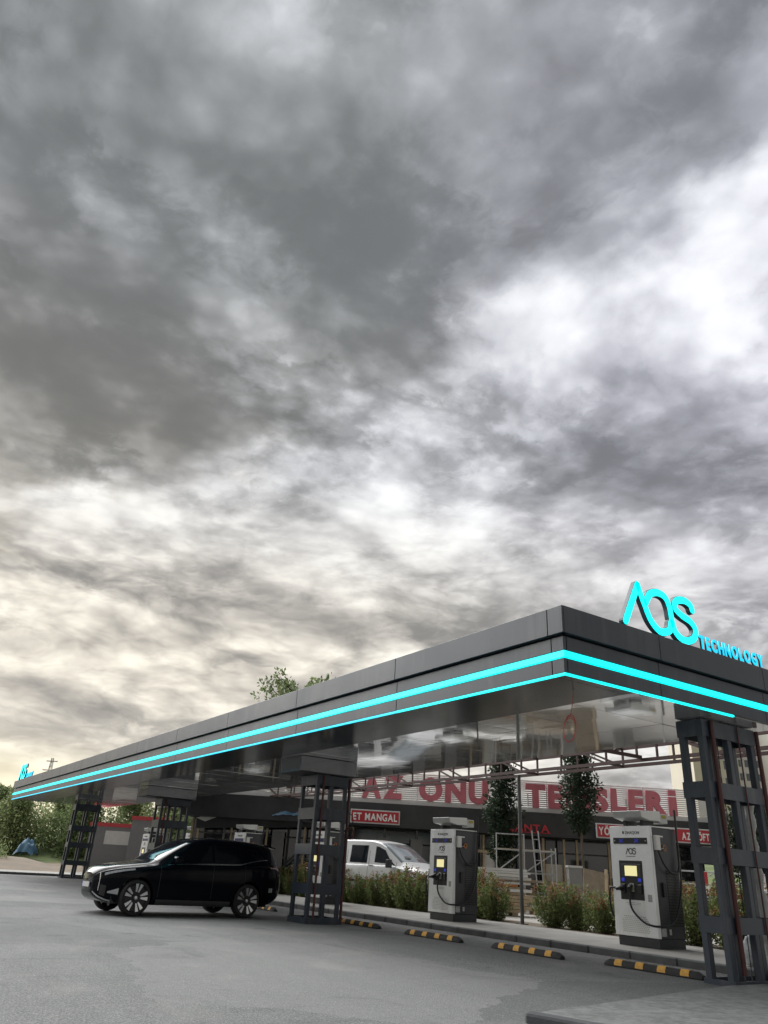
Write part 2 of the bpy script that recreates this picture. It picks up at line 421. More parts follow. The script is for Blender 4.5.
def link(name, me, parent=None, loc=None, rot=None):
    o = bpy.data.objects.new(name, me); COL.objects.link(o)
    if parent is not None: o.parent = parent
    if loc is not None: o.location = loc
    if rot is not None: o.rotation_euler = rot
    return o
def tag(o, label, cat, group=None):
    o['label'] = label; o['category'] = cat
    if group: o['group'] = group
    return o
def thing(name, label, cat, loc=(0, 0, 0), rz=0, group=None):
    o = bpy.data.objects.new(name, None); COL.objects.link(o)
    o.location = loc; o.rotation_euler = (0, 0, rz); o.empty_display_size = .3
    return tag(o, label, cat, group)
def struct(o): o['kind'] = 'structure'; return o
def copy_tree(o, parent=None):
    c = o.copy(); COL.objects.link(c)
    if parent is not None: c.parent = parent
    for ch in list(o.children): copy_tree(ch, c)
    return c
def B(x0, x1, y0, y1, z0, z1): return MB().box(x0, x1, y0, y1, z0, z1)

def glyph(ch, size, depth, m, bold=0.):
    """one letter as a mesh standing in the xz plane, returns mesh and advance width"""
    if ch in 'Iİ':
        w = size * .15 + 2 * bold; h = size * .70; mb = B(0, w, -depth / 2, depth / 2, -bold, h * (.74 if ch == 'İ' else 1) + bold)
        if ch == 'İ': mb.box(0, w, -depth / 2, depth / 2, h * .84 + bold * .6, h * 1.06 + bold)
        return mb.mesh('letter', m), w
    cu = bpy.data.curves.new('glyph', 'FONT'); cu.body = ch; cu.size = size; cu.extrude = depth / 2; cu.offset = bold; cu.resolution_u = 3
    ob = bpy.data.objects.new('glyph', cu)
    me = bpy.data.meshes.new_from_object(ob)
    me.name = 'letter'
    me.transform(Matrix.Rotation(math.pi / 2, 4, 'X'))
    me.materials.clear(); me.materials.append(m)
    xs = [v.co.x for v in me.vertices] or [0, size * .3]
    lo, hi = min(xs), max(xs)
    me.transform(Matrix.Translation((-lo, 0, 0)))
    bpy.data.objects.remove(ob)
    return me, hi - lo
def lettering(text, x0, x1, z0, size, depth, m, parent, y=0., bold=0., name='letter', zs=1.0, gapf=.09, back=None):
    """letters laid from x0 to x1 along local x, baseline z0, front at -y; widths scaled to fit"""
    gl = []; tot = 0; gap = size * gapf
    for ch in text:
        if ch == ' ': gl.append((None, size * .32)); tot += size * .32 + gap; continue
        me, w = glyph(ch, size, depth, m, bold); gl.append((me, w)); tot += w + gap
    sx = (x1 - x0) / (tot - gap); x = x0
    for me, w in gl:
        if me is not None:
            me.transform(Matrix.Diagonal((sx, 1, zs, 1)))
            lo = link(name, me, parent, (x, y, z0))
            if back:
                mb_ = me.copy(); mb_.transform(Matrix.Diagonal((1, back[1] / depth, 1, 1))); mb_.materials.clear(); mb_.materials.append(back[0])
                link('letter_return', mb_, lo, (0, back[1] / 2 + depth / 2 + .001, 0))
        x += (w + gap) * sx

# ------------------------------------------------------------------ ground
YB = -YAW                                     # the restaurant plot is turned this much against the canopy
def plot(s, t, z=0.):                         # plot coordinates (along its front, away from the road) to world
    p = rh * s + fh * t; return Vector((p.x, p.y, z))

g = MB()
N = 40
vs = [((i / N - .5) * 120 + 20, (j / N - .5) * 120 + 25, 0) for j in range(N + 1) for i in range(N + 1)]
g.raw([(-900, -900, -.012), (900, -900, -.012), (900, 900, -.012), (-900, 900, -.012)], [(0, 1, 2, 3)])
struct(g.build('ground', M_DIRT))
a = MB().raw([(-60, -40, 0), (12.62, -40, 0), (12.62, 50, 0), (-60, 50, 0)], [(0, 1, 2, 3)])
struct(a.build('road', M_ASPH))
# charging island with its row of kerb stones
isl = struct(B(12.80, 15.85, -6, 62, -.1, .12).build('charging_island', M_CONC))
ks = B(-.085, .085, -.495, .495, -.1, .125).mesh('kerb_stone', M_KERB, bevel=.018)
rnd = random.Random(4)
for k in range(62):
    o = link('kerb_stone', ks, isl, (12.712 + rnd.uniform(-.006, .006), -2 + k * 1.0, rnd.uniform(-.006, .004)))
    o.rotation_euler.z = rnd.uniform(-.008, .008)
pl = B(15.85, 17.3, -6, 62, -.1, .105).build('planting_bed', M_DIRT); struct(pl)
lot = MB(); lot.raw([(17.3, -60, .10), (160, -60, .10), (160, 160, .10), (17.3, 160, .10)], [(0, 1, 2, 3)])
struct(lot.build('rear_lot', M_LOT))
# raised concrete apron at the near end of the canopy, dark kerb nose towards the road
ap = MB(); ap.prism([(5.95, 6.15), (6.12, 6.26), (10.6, 7.22), (12.55, 7.24), (12.55, -3), (8.6, -3)], 'z', -.1, .055)
apo = struct(ap.build('concrete_apron', M_APRON, bevel=.02))
A0, A1 = Vector((5.93, 6.17, 0)), Vector((8.58, -3, 0))
kn = MB(); dv = (A1 - A0).normalized(); nv = Vector((-dv.y, dv.x, 0)) * -1
for k in range(9):
    p = A0 + dv * (k * 1.0 + .02); e = A0 + dv * (k * 1.0 + .98)
    MB().bar(p + nv * .075 + up * .02, e + nv * .075 + up * .02, .14, .14).build('kerb_stone', M_KERBD, apo, bevel=.03, seg=2)
# kerb, footway and earth bank at the far end
fw = struct(B(-40, 12.62, 47.8, 52.5, -.1, .12).build('far_footway', M_CONC))
for k in range(44):
    link('kerb_stone', ks, fw, (-31 + k * 1.0, 47.72, 0), (0, 0, math.pi / 2))
bk = MB(); nb = 40; pts = []
for i in range(nb + 1):
    x = -40 + i * 2.2
    hgt = .15 + .22 * math.sin(i * .9) + .2 * math.sin(i * 2.3)
    pts += [(x, 52.5, .0), (x, 54.5, .12 + hgt * .4), (x, 58, .3 + hgt), (x, 70, .4 + hgt * .8), (x, 120, .2)]
fs = [(i * 5 + j, (i + 1) * 5 + j, (i + 1) * 5 + j + 1, i * 5 + j + 1) for i in range(nb) for j in range(4)]
struct(bk.raw(pts, fs).build('earth_bank', M_DIRT, smooth=True))
# grassy rise behind the restaurant
gr = MB(); P0 = [(-30, 60, .0), (130, 60, .0), (130, 75, 4.2), (-30, 75, 2.5), (-30, 200, 3), (130, 200, 9)]
gr.raw([plot(*p) for p in P0], [(0, 1, 2, 3), (3, 2, 5, 4)])
struct(gr.build('grass_rise', M_GRASS))

# ------------------------------------------------------------------ canopy
CX0, CX1, CY0, CY1 = 7.44, 12.75, 6.90, 48.4
SOF = 3.72
can = thing('canopy', 'long dark grey flat canopy with cyan light strips and mirror-like ceiling', 'canopy', (CX0, CY0, 0))
def C_(x0, x1, y0, y1, z0, z1): return B(x0 - CX0, x1 - CX0, y0 - CY0, y1 - CY0, z0, z1)
C_(CX0 + .10, CX1 - .10, CY0 + .10, CY1 - .10, SOF + .03, 4.60).build('core', M_ANTH2, can)
C_(CX0 - .02, CX1 + .02, CY0 - .02, CY1 + .02, 4.60, 4.63).build('roof_sheet', M_ANTH, can)
# cladding panels: an upper row that overhangs a lower row, joints every 3.73 m
yj = [CY0 - .06, 7.13] + [7.13 + 3.735 * k for k in range(1, 12)]
yj = [y for y in yj if y < CY1 - .5] + [CY1 + .06]
for a_, b_ in zip(yj, yj[1:]):
    C_(CX0 - .06, CX0 + .03, a_ + .006, b_ - .006, 4.27, 4.655).build('upper_panel', M_ANTH, can, bevel=.004)
    a2 = max(a_, CY0); b2 = min(b_, CY1)
    for z0_, z1_ in ((4.045, 4.24), (3.735, 3.932)):
        C_(CX0, CX0 + .06, a2 + .006, b2 - .006, z0_, z1_).build('lower_panel', M_ANTH, can, bevel=.004)
    C_(CX0 - .012, CX0 + .03, a2 - (.012 if a2 == CY0 else 0), b2, 3.945, 4.032).build('light_strip', M_CYAN, can)
    C_(CX0 - .006, CX0 + .03, a2 - (.006 if a2 == CY0 else 0), b2, 3.700, 3.728).build('lower_light_strip', M_CYANB if a2 > 9 else M_CYAN, can)
xj = [CX0 - .06, 9.45, 12.15, CX1 + .06]
for a_, b_ in zip(xj, xj[1:]):
    C_(a_ + .032 if a_ < CX0 else a_ + .006, b_ - .006, CY0 - .06, CY0 + .03, 4.27, 4.655).build('upper_panel', M_ANTH, can, bevel=.004)
    a2 = max(a_, CX0 + .062); b2 = min(b_, CX1)
    for z0_, z1_ in ((4.045, 4.24), (3.735, 3.932)):
        C_(a2 + .006, b2 - .006, CY0, CY0 + .06, z0_, z1_).build('lower_panel', M_ANTH, can, bevel=.004)
    C_(a2 - (.03 if a2 < 7.6 else 0), b2, CY0 - .012, CY0 + .03, 3.945, 4.032).build('light_strip', M_CYAN, can)
C_(CX0 + .032, 11.22, CY0 - .006, CY0 + .03, 3.700, 3.728).build('lower_light_strip', M_CYAN, can)
# the other two sides
C_(CX1 - .06, CX1, CY0 + .07, CY1, 3.74, 4.655).build('rear_panel', M_ANTH, can)
C_(CX0 + .07, CX1 - .07, CY1 - .06, CY1, 3.74, 4.655).build('end_panel', M_ANTH, can)
# dark ceiling border along the road side and the mirror ceiling panels
for a_, b_ in zip(yj, yj[1:]):
    a2 = max(a_, CY0 + .035); b2 = min(b_, CY1 - .03)
    C_(CX0 + .035, 8.93, a2 + .004, b2 - .004, SOF - .004, SOF + .02).build('border_panel', M_BORDER, can)
rnd = random.Random(9)
xs = [8.94, 10.02, 11.10, 12.12]
ny = 34; dyp = (CY1 - .06 - CY0 - .05) / ny
spm = {}
for i in range(3):
    w_ = xs[i + 1] - xs[i] - .012; h_ = dyp - .012
    spm[i] = B(-w_ / 2, w_ / 2, -h_ / 2, h_ / 2, 0, .015).mesh('ceiling_panel', M_SOFF)
for j in range(ny):
    for i in range(3):
        o = link('ceiling_panel', spm[i], can, ((xs[i] + xs[i + 1]) / 2 - CX0, .05 + (j + .5) * dyp, SOF + rnd.uniform(-.002, .002)))
        o.rotation_euler = (rnd.gauss(0, .0022), rnd.gauss(0, .0022), 0)
C_(12.13, CX1 - .065, CY0 + .065, CY1 - .065, SOF + .004, SOF + .025).build('rear_border_panel', M_SOFF, can)

# ------------------------------------------------------------------ lit logo signs on the canopy edge
def catmull(P, n=6):
    P = [Vector(p) for p in P]; out = []
    for i in range(len(P) - 1):
        p0, p1, p2, p3 = P[max(i - 1, 0)], P[i], P[i + 1], P[min(i + 2, len(P) - 1)]
        for k in range(n):
            t = k / n
            out.append(.5 * ((2 * p1) + (p2 - p0) * t + (2 * p0 - 5 * p1 + 4 * p2 - p3) * t * t + (3 * p1 - p0 - 3 * p2 + p3) * t ** 3))
    out.append(P[-1]); return out
def ribbon(pts, w, y0, y1):
    """a flat stroke of width w following pts (x, z), round ends, from depth y0 to y1"""
    L_, R_ = [], []
    n = len(pts)
    for i, p in enumerate(pts):
        t = (pts[min(i + 1, n - 1)] - pts[max(i - 1, 0)]).normalized(); nr = Vector((-t.y, t.x))
        L_.append(p + nr * w / 2); R_.append(p - nr * w / 2)
    def capf(c, a):
        return [c + Vector((math.cos(a + k * math.pi / 6), math.sin(a + k * math.pi / 6))) * w / 2 for k in range(1, 6)]
    t0 = (pts[1] - pts[0]); t1 = (pts[-1] - pts[-2])
    end = capf(pts[-1], math.atan2(t1.y, t1.x) - math.pi / 2)
    start = capf(pts[0], math.atan2(t0.y, t0.x) + math.pi / 2)
    m = MB(); vs = []; fs = []
    for y in (y0, y1):
        for a, b in zip(L_, R_): vs += [(a.x, y, a.y), (b.x, y, b.y)]
    k = 2 * n
    for i in range(n - 1):
        fs += [(2 * i, 2 * i + 1, 2 * i + 3, 2 * i + 2), (k + 2 * i, k + 2 * i + 2, k + 2 * i + 3, k + 2 * i + 1),
               (2 * i, 2 * i + 2, k + 2 * i + 2, k + 2 * i), (2 * i + 1, k + 2 * i + 1, k + 2 * i + 3, 2 * i + 3)]
    m.raw(vs, fs)
    for cp, a, b in ((end, R_[-1], L_[-1]), (start, L_[0], R_[0])):
        m.prism([(a.x, a.y)] + [(q_.x, q_.y) for q_ in cp] + [(b.x, b.y)], 'y', y0, y1)
    return m
LOGO_A1 = [(8.877, 4.786), (9.235, 5.446)]
LOGO_A2 = [(9.235, 5.446), (9.356, 5.166), (9.478, 4.925), (9.685, 4.79), (9.915, 4.855), (9.985, 4.995)]
LOGO_OS = [(9.40, 5.20), (9.527, 5.365), (9.721, 5.437), (9.903, 5.40), (9.987, 5.245), (10.014, 5.02), (10.092, 4.84), (10.306, 4.767), (10.531, 4.853), (10.605, 5.01), (10.492, 5.129), (10.272, 5.19), (10.123, 5.285), (10.199, 5.415), (10.403, 5.464), (10.55, 5.42), (10.585, 5.34)]
def logo_sign(label, loc, rz):
    s = thing('logo_sign', label, 'sign', loc, rz)
    for nm, P, sm in (('letter_stroke', LOGO_A1, 2), ('letter_stroke', LOGO_A2, 7), ('letter_stroke', LOGO_OS, 7)):
        pts = catmull([Vector((x - 8.82, z - 4.655)) for x, z in P], sm)
        rt = ribbon(pts, .132, .012, .085).build(nm, M_RETURN, s)
        ribbon(pts, .114, 0, .011).build('lit_face', M_CYAN, rt)
    lettering('TECHNOLOGY', 1.92, 3.72, .10, .30, .012, M_LETB, s, y=.05, bold=.009, gapf=.17, back=(M_RETURN, .03))
    B(-.05, 3.75, .05, .08, .0, .03).build('mounting_rail', M_BLACK, s)
    return s
logo_sign('large glowing cyan logo letters standing on near end of the canopy', (8.82, 6.96, 4.655), 0)
logo_sign('small distant cyan logo letters on far end of the canopy', (7.50, 48.3, 4.655), -math.pi / 2)

# ------------------------------------------------------------------ lattice towers
def tower(label, x0, x1, y0, y1, ztop, bands, pipes, cap=None, skirt=.06, cs=.09):
    t = thing('lattice_tower', label, 'tower', (x0, y0, 0), 0, 'towers carrying the canopy')
    w, dp = x1 - x0, y1 - y0
    col = B(-cs / 2, cs / 2, -cs / 2, cs / 2, .012, ztop).mesh('column', M_STEEL, bevel=.008)
    for yy in (cs / 2, dp - cs / 2):
        for xx in (cs / 2, w / 2, w - cs / 2): link('column', col, t, (xx, yy, 0))
    for z0, z1 in bands:
        for y_ in (-.012, dp + .002): B(-.012, w + .012, y_, y_ + .010, z0, z1).build('band_plate', M_STEEL, t)
        for x_ in (-.0105, w + .0005): B(x_, x_ + .010, .0, dp, z0 + .001, z1 - .001).build('band_plate', M_STEEL, t)
    MB().box(-.03, w + .03, -.03, dp + .03, 0.0, .012).build('base_plate', M_STEEL, t)
    for y_ in (-.025, dp + .002): B(-.02, w + .02, y_, y_ + .023, .012, skirt).build('base_rail', M_STEEL, t)
    for x_ in (-.022, w - .001): B(x_, x_ + .023, .0, dp, .012, skirt - .002).build('base_rail', M_STEEL, t)
    for (px, py, r_, z0) in pipes:
        MB().tube([(px, py, z0), (px, py, ztop - .02)], r_, 10).build('pipe', M_PRIMER, t, smooth=True)
    if cap:
        cx0, cx1, cy0, cy1, cz = cap
        B(cx0 - x0, cx1 - x0, cy0 - y0, cy1 - y0, cz, SOF - .006).build('capital', M_CAPM, t, bevel=.006)
        B(cx0 - x0 - .03, cx1 - x0 + .03, cy0 - y0 - .03, cy1 - y0 + .03, cz - .022, cz - .001).build('capital_plate', M_ANTH2, t)
    return t
T1 = tower('dark grey lattice tower at right edge beside white charger', 11.0, 12.42, 7.35, 7.80, SOF - .01,
           [(.65, .87), (1.57, 1.80), (2.51, 2.75), (3.44, 3.70)], [(.20, -.045, .035, .14), (1.49, -.02, .035, .1), (.93, -.03, .012, .1)], skirt=.07, cs=.105)
T2 = tower('dark grey lattice tower in front of black car tail, with pale charger behind it', 9.62, 10.52, 17.4, 18.25, 3.33,
           [(.62, .85), (1.48, 1.72), (2.28, 2.55), (3.08, 3.32)], [(.17, -.035, .028, .12), (.98, .05, .035, .0)], cap=(9.05, 10.7, 17.3, 18.4, 3.36), skirt=.13)
T3 = tower('dark grey lattice tower rising behind the black car bonnet', 10.1, 11.25, 30.6, 31.4, 3.33,
           [(.62, .85), (1.48, 1.72), (2.28, 2.55), (3.08, 3.32)], [(.17, -.035, .028, .12)], cap=(9.4, 11.4, 30.45, 31.5, 3.36), skirt=.13)
T4 = tower('farthest lattice tower standing alone before the green trees', 10.2, 11.5, 45.0, 45.6, SOF - .01,
           [(.62, .85), (1.48, 1.72), (2.28, 2.55), (3.3, 3.62)], [], cs=.12)
# thin cables inside the near tower are parts of it
cb = MB(); rnd = random.Random(2)
for k in range(3):
    x = .35 + .17 * k
    cb = MB().tube(catmull([(x, .1, 3.5), (x + .05, .14, 2.6), (x + .03 + .05 * k, .1, 1.6), (x + .18, .16, .8), (x + .1, .12, .05)], 5), .008, 5)
    cb.build('cable', M_BLACK, T1)
# red hose reel bracket on the second tower
hr = MB()
hr.tube([(1.05 + .10 * math.cos(a), -.02, 2.02 + .13 * math.sin(a)) for a in [k * math.pi / 8 for k in range(17)]], .022, 6, cap=False)
hr.build('hose_ring', M_PRIMER, T2, smooth=True)
MB().tube(catmull([(1.1, -.02, 2.1), (1.15, .05, 2.4), (1.02, .05, 2.5)], 5), .012, 5).build('cable', M_BLACK, T2)

# ------------------------------------------------------------------ red cable loop hanging from the ceiling
wl = MB(); wl.tube([(0, 0, 0), (.006, 0, -.18), (.0, .004, -.37)], .005, 5)
for k in range(3):
    a = -.835 + (k - 1) * .22
    wl.tube([(math.cos(t_ * math.pi / 8) * .085 * math.cos(a), math.cos(t_ * math.pi / 8) * .085 * math.sin(a), -.565 + math.sin(t_ * math.pi / 8) * (.20 - .014 * k) - .012 * k) for t_ in range(17)], .0065, 5, cap=False)
wire = wl.build('hanging_cable', M_REDW, None, smooth=True, loc=(8.24, 7.5, SOF - .005)); wire.rotation_euler.y = R(12)
tag(wire, 'coil of red cable hanging from the canopy ceiling', 'cable')

# ------------------------------------------------------------------ wheel stops
def wheel_stop():
    t = thing('wheel_stop', '', 'wheel stop', (0, 0, 0))
    L_ = 1.83; prof = [(-.075, 0), (.075, 0), (.07, .05), (.035, .10), (-.035, .10), (-.07, .05)]
    m = MB(); secs = [(-L_ / 2, .55), (-L_ / 2 + .10, .98), (L_ / 2 - .10, .98), (L_ / 2, .55)]; vs = []
    for y, s in secs: vs += [(x * (s * .3 + .7), y, z * s) for x, z in prof]
    fs = [(5, 4, 3, 2, 1, 0), tuple(18 + k for k in range(6))] + [(i * 6 + k, i * 6 + (k + 1) % 6, i * 6 + 6 + (k + 1) % 6, i * 6 + 6 + k) for i in range(3) for k in range(6)]
    m.raw(vs, fs).build('block', M_RUBBER, t, bevel=.008)
    pm = MB()
    for s in (-1, 1):
        pm.raw([(s * .0745, -.075, .018), (s * .0745, .075, .018), (s * .072, .075, .052), (s * .072, -.075, .052), (s * .036, .075, .1015), (s * .036, -.075, .1015)], [(0, 1, 2, 3), (3, 2, 4, 5)])
    pm.raw([(-.036, -.075, .1015), (.036, -.075, .1015), (.036, .075, .1015), (-.036, .075, .1015)], [(0, 1, 2, 3)])
    me = pm.mesh('reflector', M_YEL)
    for k in range(4): 
        o = link('reflector', me, t, (0, (-.62 + k * .413), .002))
    return t
ws0 = wheel_stop()
stops = [(11.25, 8.93, 'nearest yellow and black wheel stop, beside the foot of the right tower'),
         (10.95, 11.45, 'yellow and black wheel stop in front of the right white charger, second nearest'),
         (10.88, 14.15, 'yellow and black wheel stop in front of the middle white charger'),
         (10.95, 17.15, 'yellow and black wheel stop just right of the second tower foot'),
         (11.0, 22.6, 'wheel stop half hidden behind the left side of the second tower'),
         (11.0, 25.3, 'dark wheel stop behind the rear wheel of the black car'),]
for i, (x, y, lb) in enumerate(stops):
    o = ws0 if i == 0 else copy_tree(ws0)
    o.location = (x, y, .004); o['label'] = lb; o['group'] = 'wheel stops along the charging bays'; o.rotation_euler.z = random.Random(i).uniform(-.03, .03)

# ------------------------------------------------------------------ fast chargers
def charger():
    """local frame: front faces -x, width along y (0 .. 1.08 towards +y), depth along +x"""
    t = thing('charging_station', '', 'charger')
    Wd, Dp, H = 1.06, .86, 2.23
    B(.04, Dp - .01, .03, Wd - .03, 0, .175).build('plinth', M_CHDARK, t, bevel=.006)
    MB().prism([(.03, .175), (Dp, .175), (Dp, H - .02), (.03, H - .02)], 'y', .012, Wd - .012).build('cabinet', M_CHDARK, t, bevel=.008)
    fp = MB().prism([(-.012, .18), (.032, .18), (.032, H), (.022, H)], 'y', 0, Wd).build('front_panel', M_WHITE, t, bevel=.008)
    B(.034, Dp + .01, -.004, Wd + .004, H - .018, H + .004).build('top_lid', M_HOODW, t, bevel=.004)
    B(.028, .075, .0, .011, .18, H - .02).build('edge_trim', M_WHITE, t)
    def fx(z): return -.012 + (z - .18) / (H - .18) * .034           # the front leans back slightly
    def fbox(y0, y1, z0, z1, proud, m, name, parent=t, bev=0.):
        xa, xb = fx(z0), fx(z1)
        return MB().prism([(xa - proud, z0), (xa + .006, z0), (xb + .006, z1), (xb - proud, z1)], 'y', Wd - y1, Wd - y0).build(name, m, parent, bevel=bev)
    # y measured here from the viewer's left edge of the front
    st = fbox(.09, .97, 1.885, 2.005, .006, M_BLACK, 'status_bar', bev=.004)
    for c in (.30, .70):
        for dy_, dz_ in ((-.03, .02), (.03, .02), (-.03, -.02), (.03, -.02), (0, 0.0)):
            fbox(c + dy_ - .016, c + dy_ + .016, 1.945 + dz_ - .009, 1.945 + dz_ + .009, .009, M_BLUEL, 'status_light', st)
    for c in (.13, .93): fbox(c - .014, c + .014, 1.932, 1.958, .009, M_STICK, 'status_icon', st)
    pn = fbox(.20, .80, .83, 1.566, .004, M_BLACK, 'control_panel', bev=.006)
    fbox(.25, .75, 1.25, 1.50, .010, M_CHDARK, 'screen_frame', pn, .004)
    fbox(.35, .66, 1.275, 1.465, .014, M_SCREEN, 'screen', pn)
    for c in (.29, .71):
        fbox(c - .035, c + .035, 1.17, 1.235, .014, M_BLUEL, 'socket_light', pn)
        fbox(c - .05, c + .05, .95, 1.12, .035, M_BLACK, 'holster', pn, .01)
    fbox(.46, .56, .98, 1.14, .016, M_STICK, 'card_reader', pn, .004)
    fbox(.485, .535, 1.01, 1.11, .019, mat('card_reader_green', (.20, .24, .05), .5), 'card_symbol', pn)
    fbox(.88, .98, .815, .945, .002, M_STICK, 'sticker')
    for k in range(2): fbox(.33 + .03 * k, .70, .775 - .03 * k, .782 - .03 * k, .002, M_STICK, 'print_line')
    # vent holes in the lower front
    vh = MB()
    for j in range(9):
        for i in range(14):
            y = .22 + i * .047 + (j % 2) * .0235; z = .26 + j * .034
            if abs(i - 6.5) + j * .55 > 10: continue
            x = fx(z) - .0015; yy = Wd - y
            vh.raw([(x, yy + .013 * math.cos(a), z + .013 * math.sin(a)) for a in [k * math.pi / 3 for k in range(6)]], [(0, 1, 2, 3, 4, 5)])
    vh.build('vent_holes', M_STICK, t)['kind'] = 'stuff'
    # printed brand line and logo: slender letters on the sheet
    hd = bpy.data.objects.new('maker_print', None); COL.objects.link(hd); hd.parent = t; hd.location = (fx(2.1) - .002, Wd - .34, 2.075); hd.rotation_euler.z = -math.pi / 2
    lettering('DHAQON', .08, .44, 0, .085, .004, M_PRINT, hd)
    MB().raw([(.025 + .026 * math.cos(a), 0, .032 + .034 * math.sin(a)) for a in [k * math.pi / 3 for k in range(6)]], [(0, 1, 2, 3, 4, 5)]).build('maker_emblem', M_PRINT, hd)
    lg = bpy.data.objects.new('logo_print', None); COL.objects.link(lg); lg.parent = t; lg.location = (fx(1.68) - .003, Wd - .40, 1.668); lg.rotation_euler.z = -math.pi / 2
    for P, sm in ((LOGO_A1, 2), (LOGO_A2, 4), (LOGO_OS, 4)):
        ribbon(catmull([Vector(((x - 8.82) * .145, (z - 4.655) * .165)) for x, z in P], sm), .017, 0, .003).build('logo_stroke', M_PRINT, lg)
    B(.01, .24, 0, .002, -.028, -.018).build('logo_underline', M_PRINT, lg)
    # hinged side handle, side vents
    B(.0, .03, Wd - .002, Wd + .03, .98, 1.22).build('handle', M_BLACK, t, bevel=.006)
    for k in range(20): B(.42, .82, -.004, .013, .40 + k * .052, .425 + k * .052).build('side_louvre', M_BLACK, t)
    B(.24, .33, -.035, .014, .92, 1.18).build('side_socket', M_BLACK, t, bevel=.01)
    B(.10, .24, -.003, .014, .22, .36).build('rating_plate', M_STICK, t); B(.34, .40, -.003, .014, .25, .35).build('rating_plate', M_STICK, t)
    # white bracket with the orange ring for the cable gun
    B(.10, .23, -.075, .013, 1.78, 2.06).build('cable_bracket', M_HOODW, t, bevel=.006); B(.235, .36, -.05, .0, 2.03, 2.06).build('cable_bracket', M_HOODW, t, bevel=.004)
    MB().tube([(.40 + .04 * math.cos(a), -.03, 1.83 + .055 * math.sin(a)) for a in [k * math.pi / 6 for k in range(13)]], .011, 6, cap=False).build('pull_ring', M_ORANGE, t)
    MB().tube([(.22, -.03, 1.80), (.38, -.03, 1.825)], .009, 6).build('pull_rod', M_STICK, t)
    # cables
    MB().tube(catmull([(.18, -.04, 1.78), (.24, -.07, 1.58), (.40, -.09, 1.40), (.62, -.09, 1.36), (.75, -.08, 1.50), (.80, -.06, 1.9), (.82, -.05, 2.44)], 7), .02, 8).build('cable', M_BLACK, t, smooth=True)
    MB().tube(catmull([(-.05, Wd - .50, 1.02), (-.07, Wd - .48, .80), (-.08, Wd - .56, .62), (-.09, Wd - .80, .45), (-.08, Wd - 1.0, .40), (.05, -.06, .40), (.30, -.09, .44), (.52, -.09, .62), (.76, -.07, 1.1), (.80, -.06, 1.7)], 7), .02, 8).build('cable', M_BLACK, t, smooth=True)
    MB().tube(catmull([(-.06, Wd - .29, 1.00), (-.12, Wd - .16, 1.04), (-.10, Wd - .02, 1.02), (-.04, Wd + .06, .80), (.05, Wd + .08, .52), (.20, Wd + .06, .50)], 7), .02, 8).build('cable', M_BLACK, t, smooth=True)
    MB().tube([(-.03, Wd - .29, 1.05), (-.09, Wd - .27, 1.04), (-.13, Wd - .19, 1.02)], [.045, .042, .028], 8).build('charging_gun', M_BLACK, t, smooth=True)
    MB().tube([(-.03, Wd - .50, 1.10), (-.08, Wd - .50, 1.06), (-.06, Wd - .50, .96)], [.045, .042, .026], 8).build('charging_gun', M_BLACK, t, smooth=True)
    MB().tube([(.82, -.05, 2.2), (.82, -.05, 2.60)], .024, 8).build('cable_mast', M_BLACK, t, smooth=True)
    # hood on top: wedge box on dark feet
    for y in (.30, .74): B(.20, .55, y, y + .08, H + .004, H + .14).build('hood_foot', M_BLACK, t)
    MB().prism([(-.02, H + .17), (-.05, H + .30), (.62, H + .33), (.62, H + .13), (.25, H + .12)], 'y', .16, .90).build('hood', M_CHGREY, t, bevel=.01)
    MB().prism([(.0, H + .18), (-.03, H + .29), (.60, H + .32), (.60, H + .14), (.25, H + .132)], 'y', .155, .159).build('hood_side', M_HOODW, t)
    B(.64, .90, .20, .52, H + .10, H + .29).build('hood_end_box', M_CHGREY, t, bevel=.008); B(.70, .86, .197, .199, H + .20, H + .27).build('warning_label', mat('label_yellow', (.42, .34, .05), .6), t)
    return t
ch0 = charger()
chs = [(10.79, 'nearest white charging station with lit yellow screen, beside the right tower'),
       (17.22, 'white charging station with lit yellow screen in the middle, before the white van'),
       (24.2, 'dark sided charging station partly hidden behind the second tower'),
       (30.9, 'charging station top showing above the rear of the black car roof'),
       (36.7, 'charging station top showing above the front of the black car roof'),
       (43.3, 'most distant charging station, beside the grey cabins with red trim')]
for i, (y, lb) in enumerate(chs):
    o = ch0 if i == 0 else copy_tree(ch0)
    o.location = (13.88, y, .121); o['label'] = lb; o['group'] = 'charging stations on the island'

# ------------------------------------------------------------------ unfinished brown steel roof frame behind the canopy
fr = thing('steel_roof_frame', 'unfinished brown lattice girder frame on thin grey posts behind the canopy', 'steel frame', (16.0, 6.0, .12))
def chord(a, b, w=.075): MB().bar(a, b, w).build('chord', M_TRUSS, fr)
stm = {}
def strut(a, b, w=.045):
    a, b = Vector(a), Vector(b); d_ = b - a; ln = round(d_.length, 3)
    if ln not in stm: stm[ln] = MB().bar((0, 0, 0), (0, 0, ln), w).mesh('strut', M_TRUSS)
    o = link('strut', stm[ln], fr, a); o.rotation_euler = d_.to_track_quat('Z', 'Y').to_euler()
ZL, ZU = 3.86, 4.30
def girder_y(x, y0, y1, zl=ZL, zu=ZU, step=1.55):
    for xx in (x - .32, x + .32):
        chord((xx, y0, zl), (xx, y1, zl)); chord((xx, y0, zu), (xx, y1, zu))
        n = int((y1 - y0) / step)
        for k in range(n + 1):
            y = y0 + k * step
            strut((xx, y, zl), (xx, y, zu))
            if k < n and k % 2 == 0: strut((xx, y, zl), (xx, y + step * .72, zu))
    n = int((y1 - y0) / (step * 2))
    for k in range(n + 1):
        strut((x - .32, y0 + k * step * 2, zl), (x + .32, y0 + k * step * 2, zl)); strut((x - .32, y0 + k * step * 2, zu), (x + .32, y0 + k * step * 2, zu))
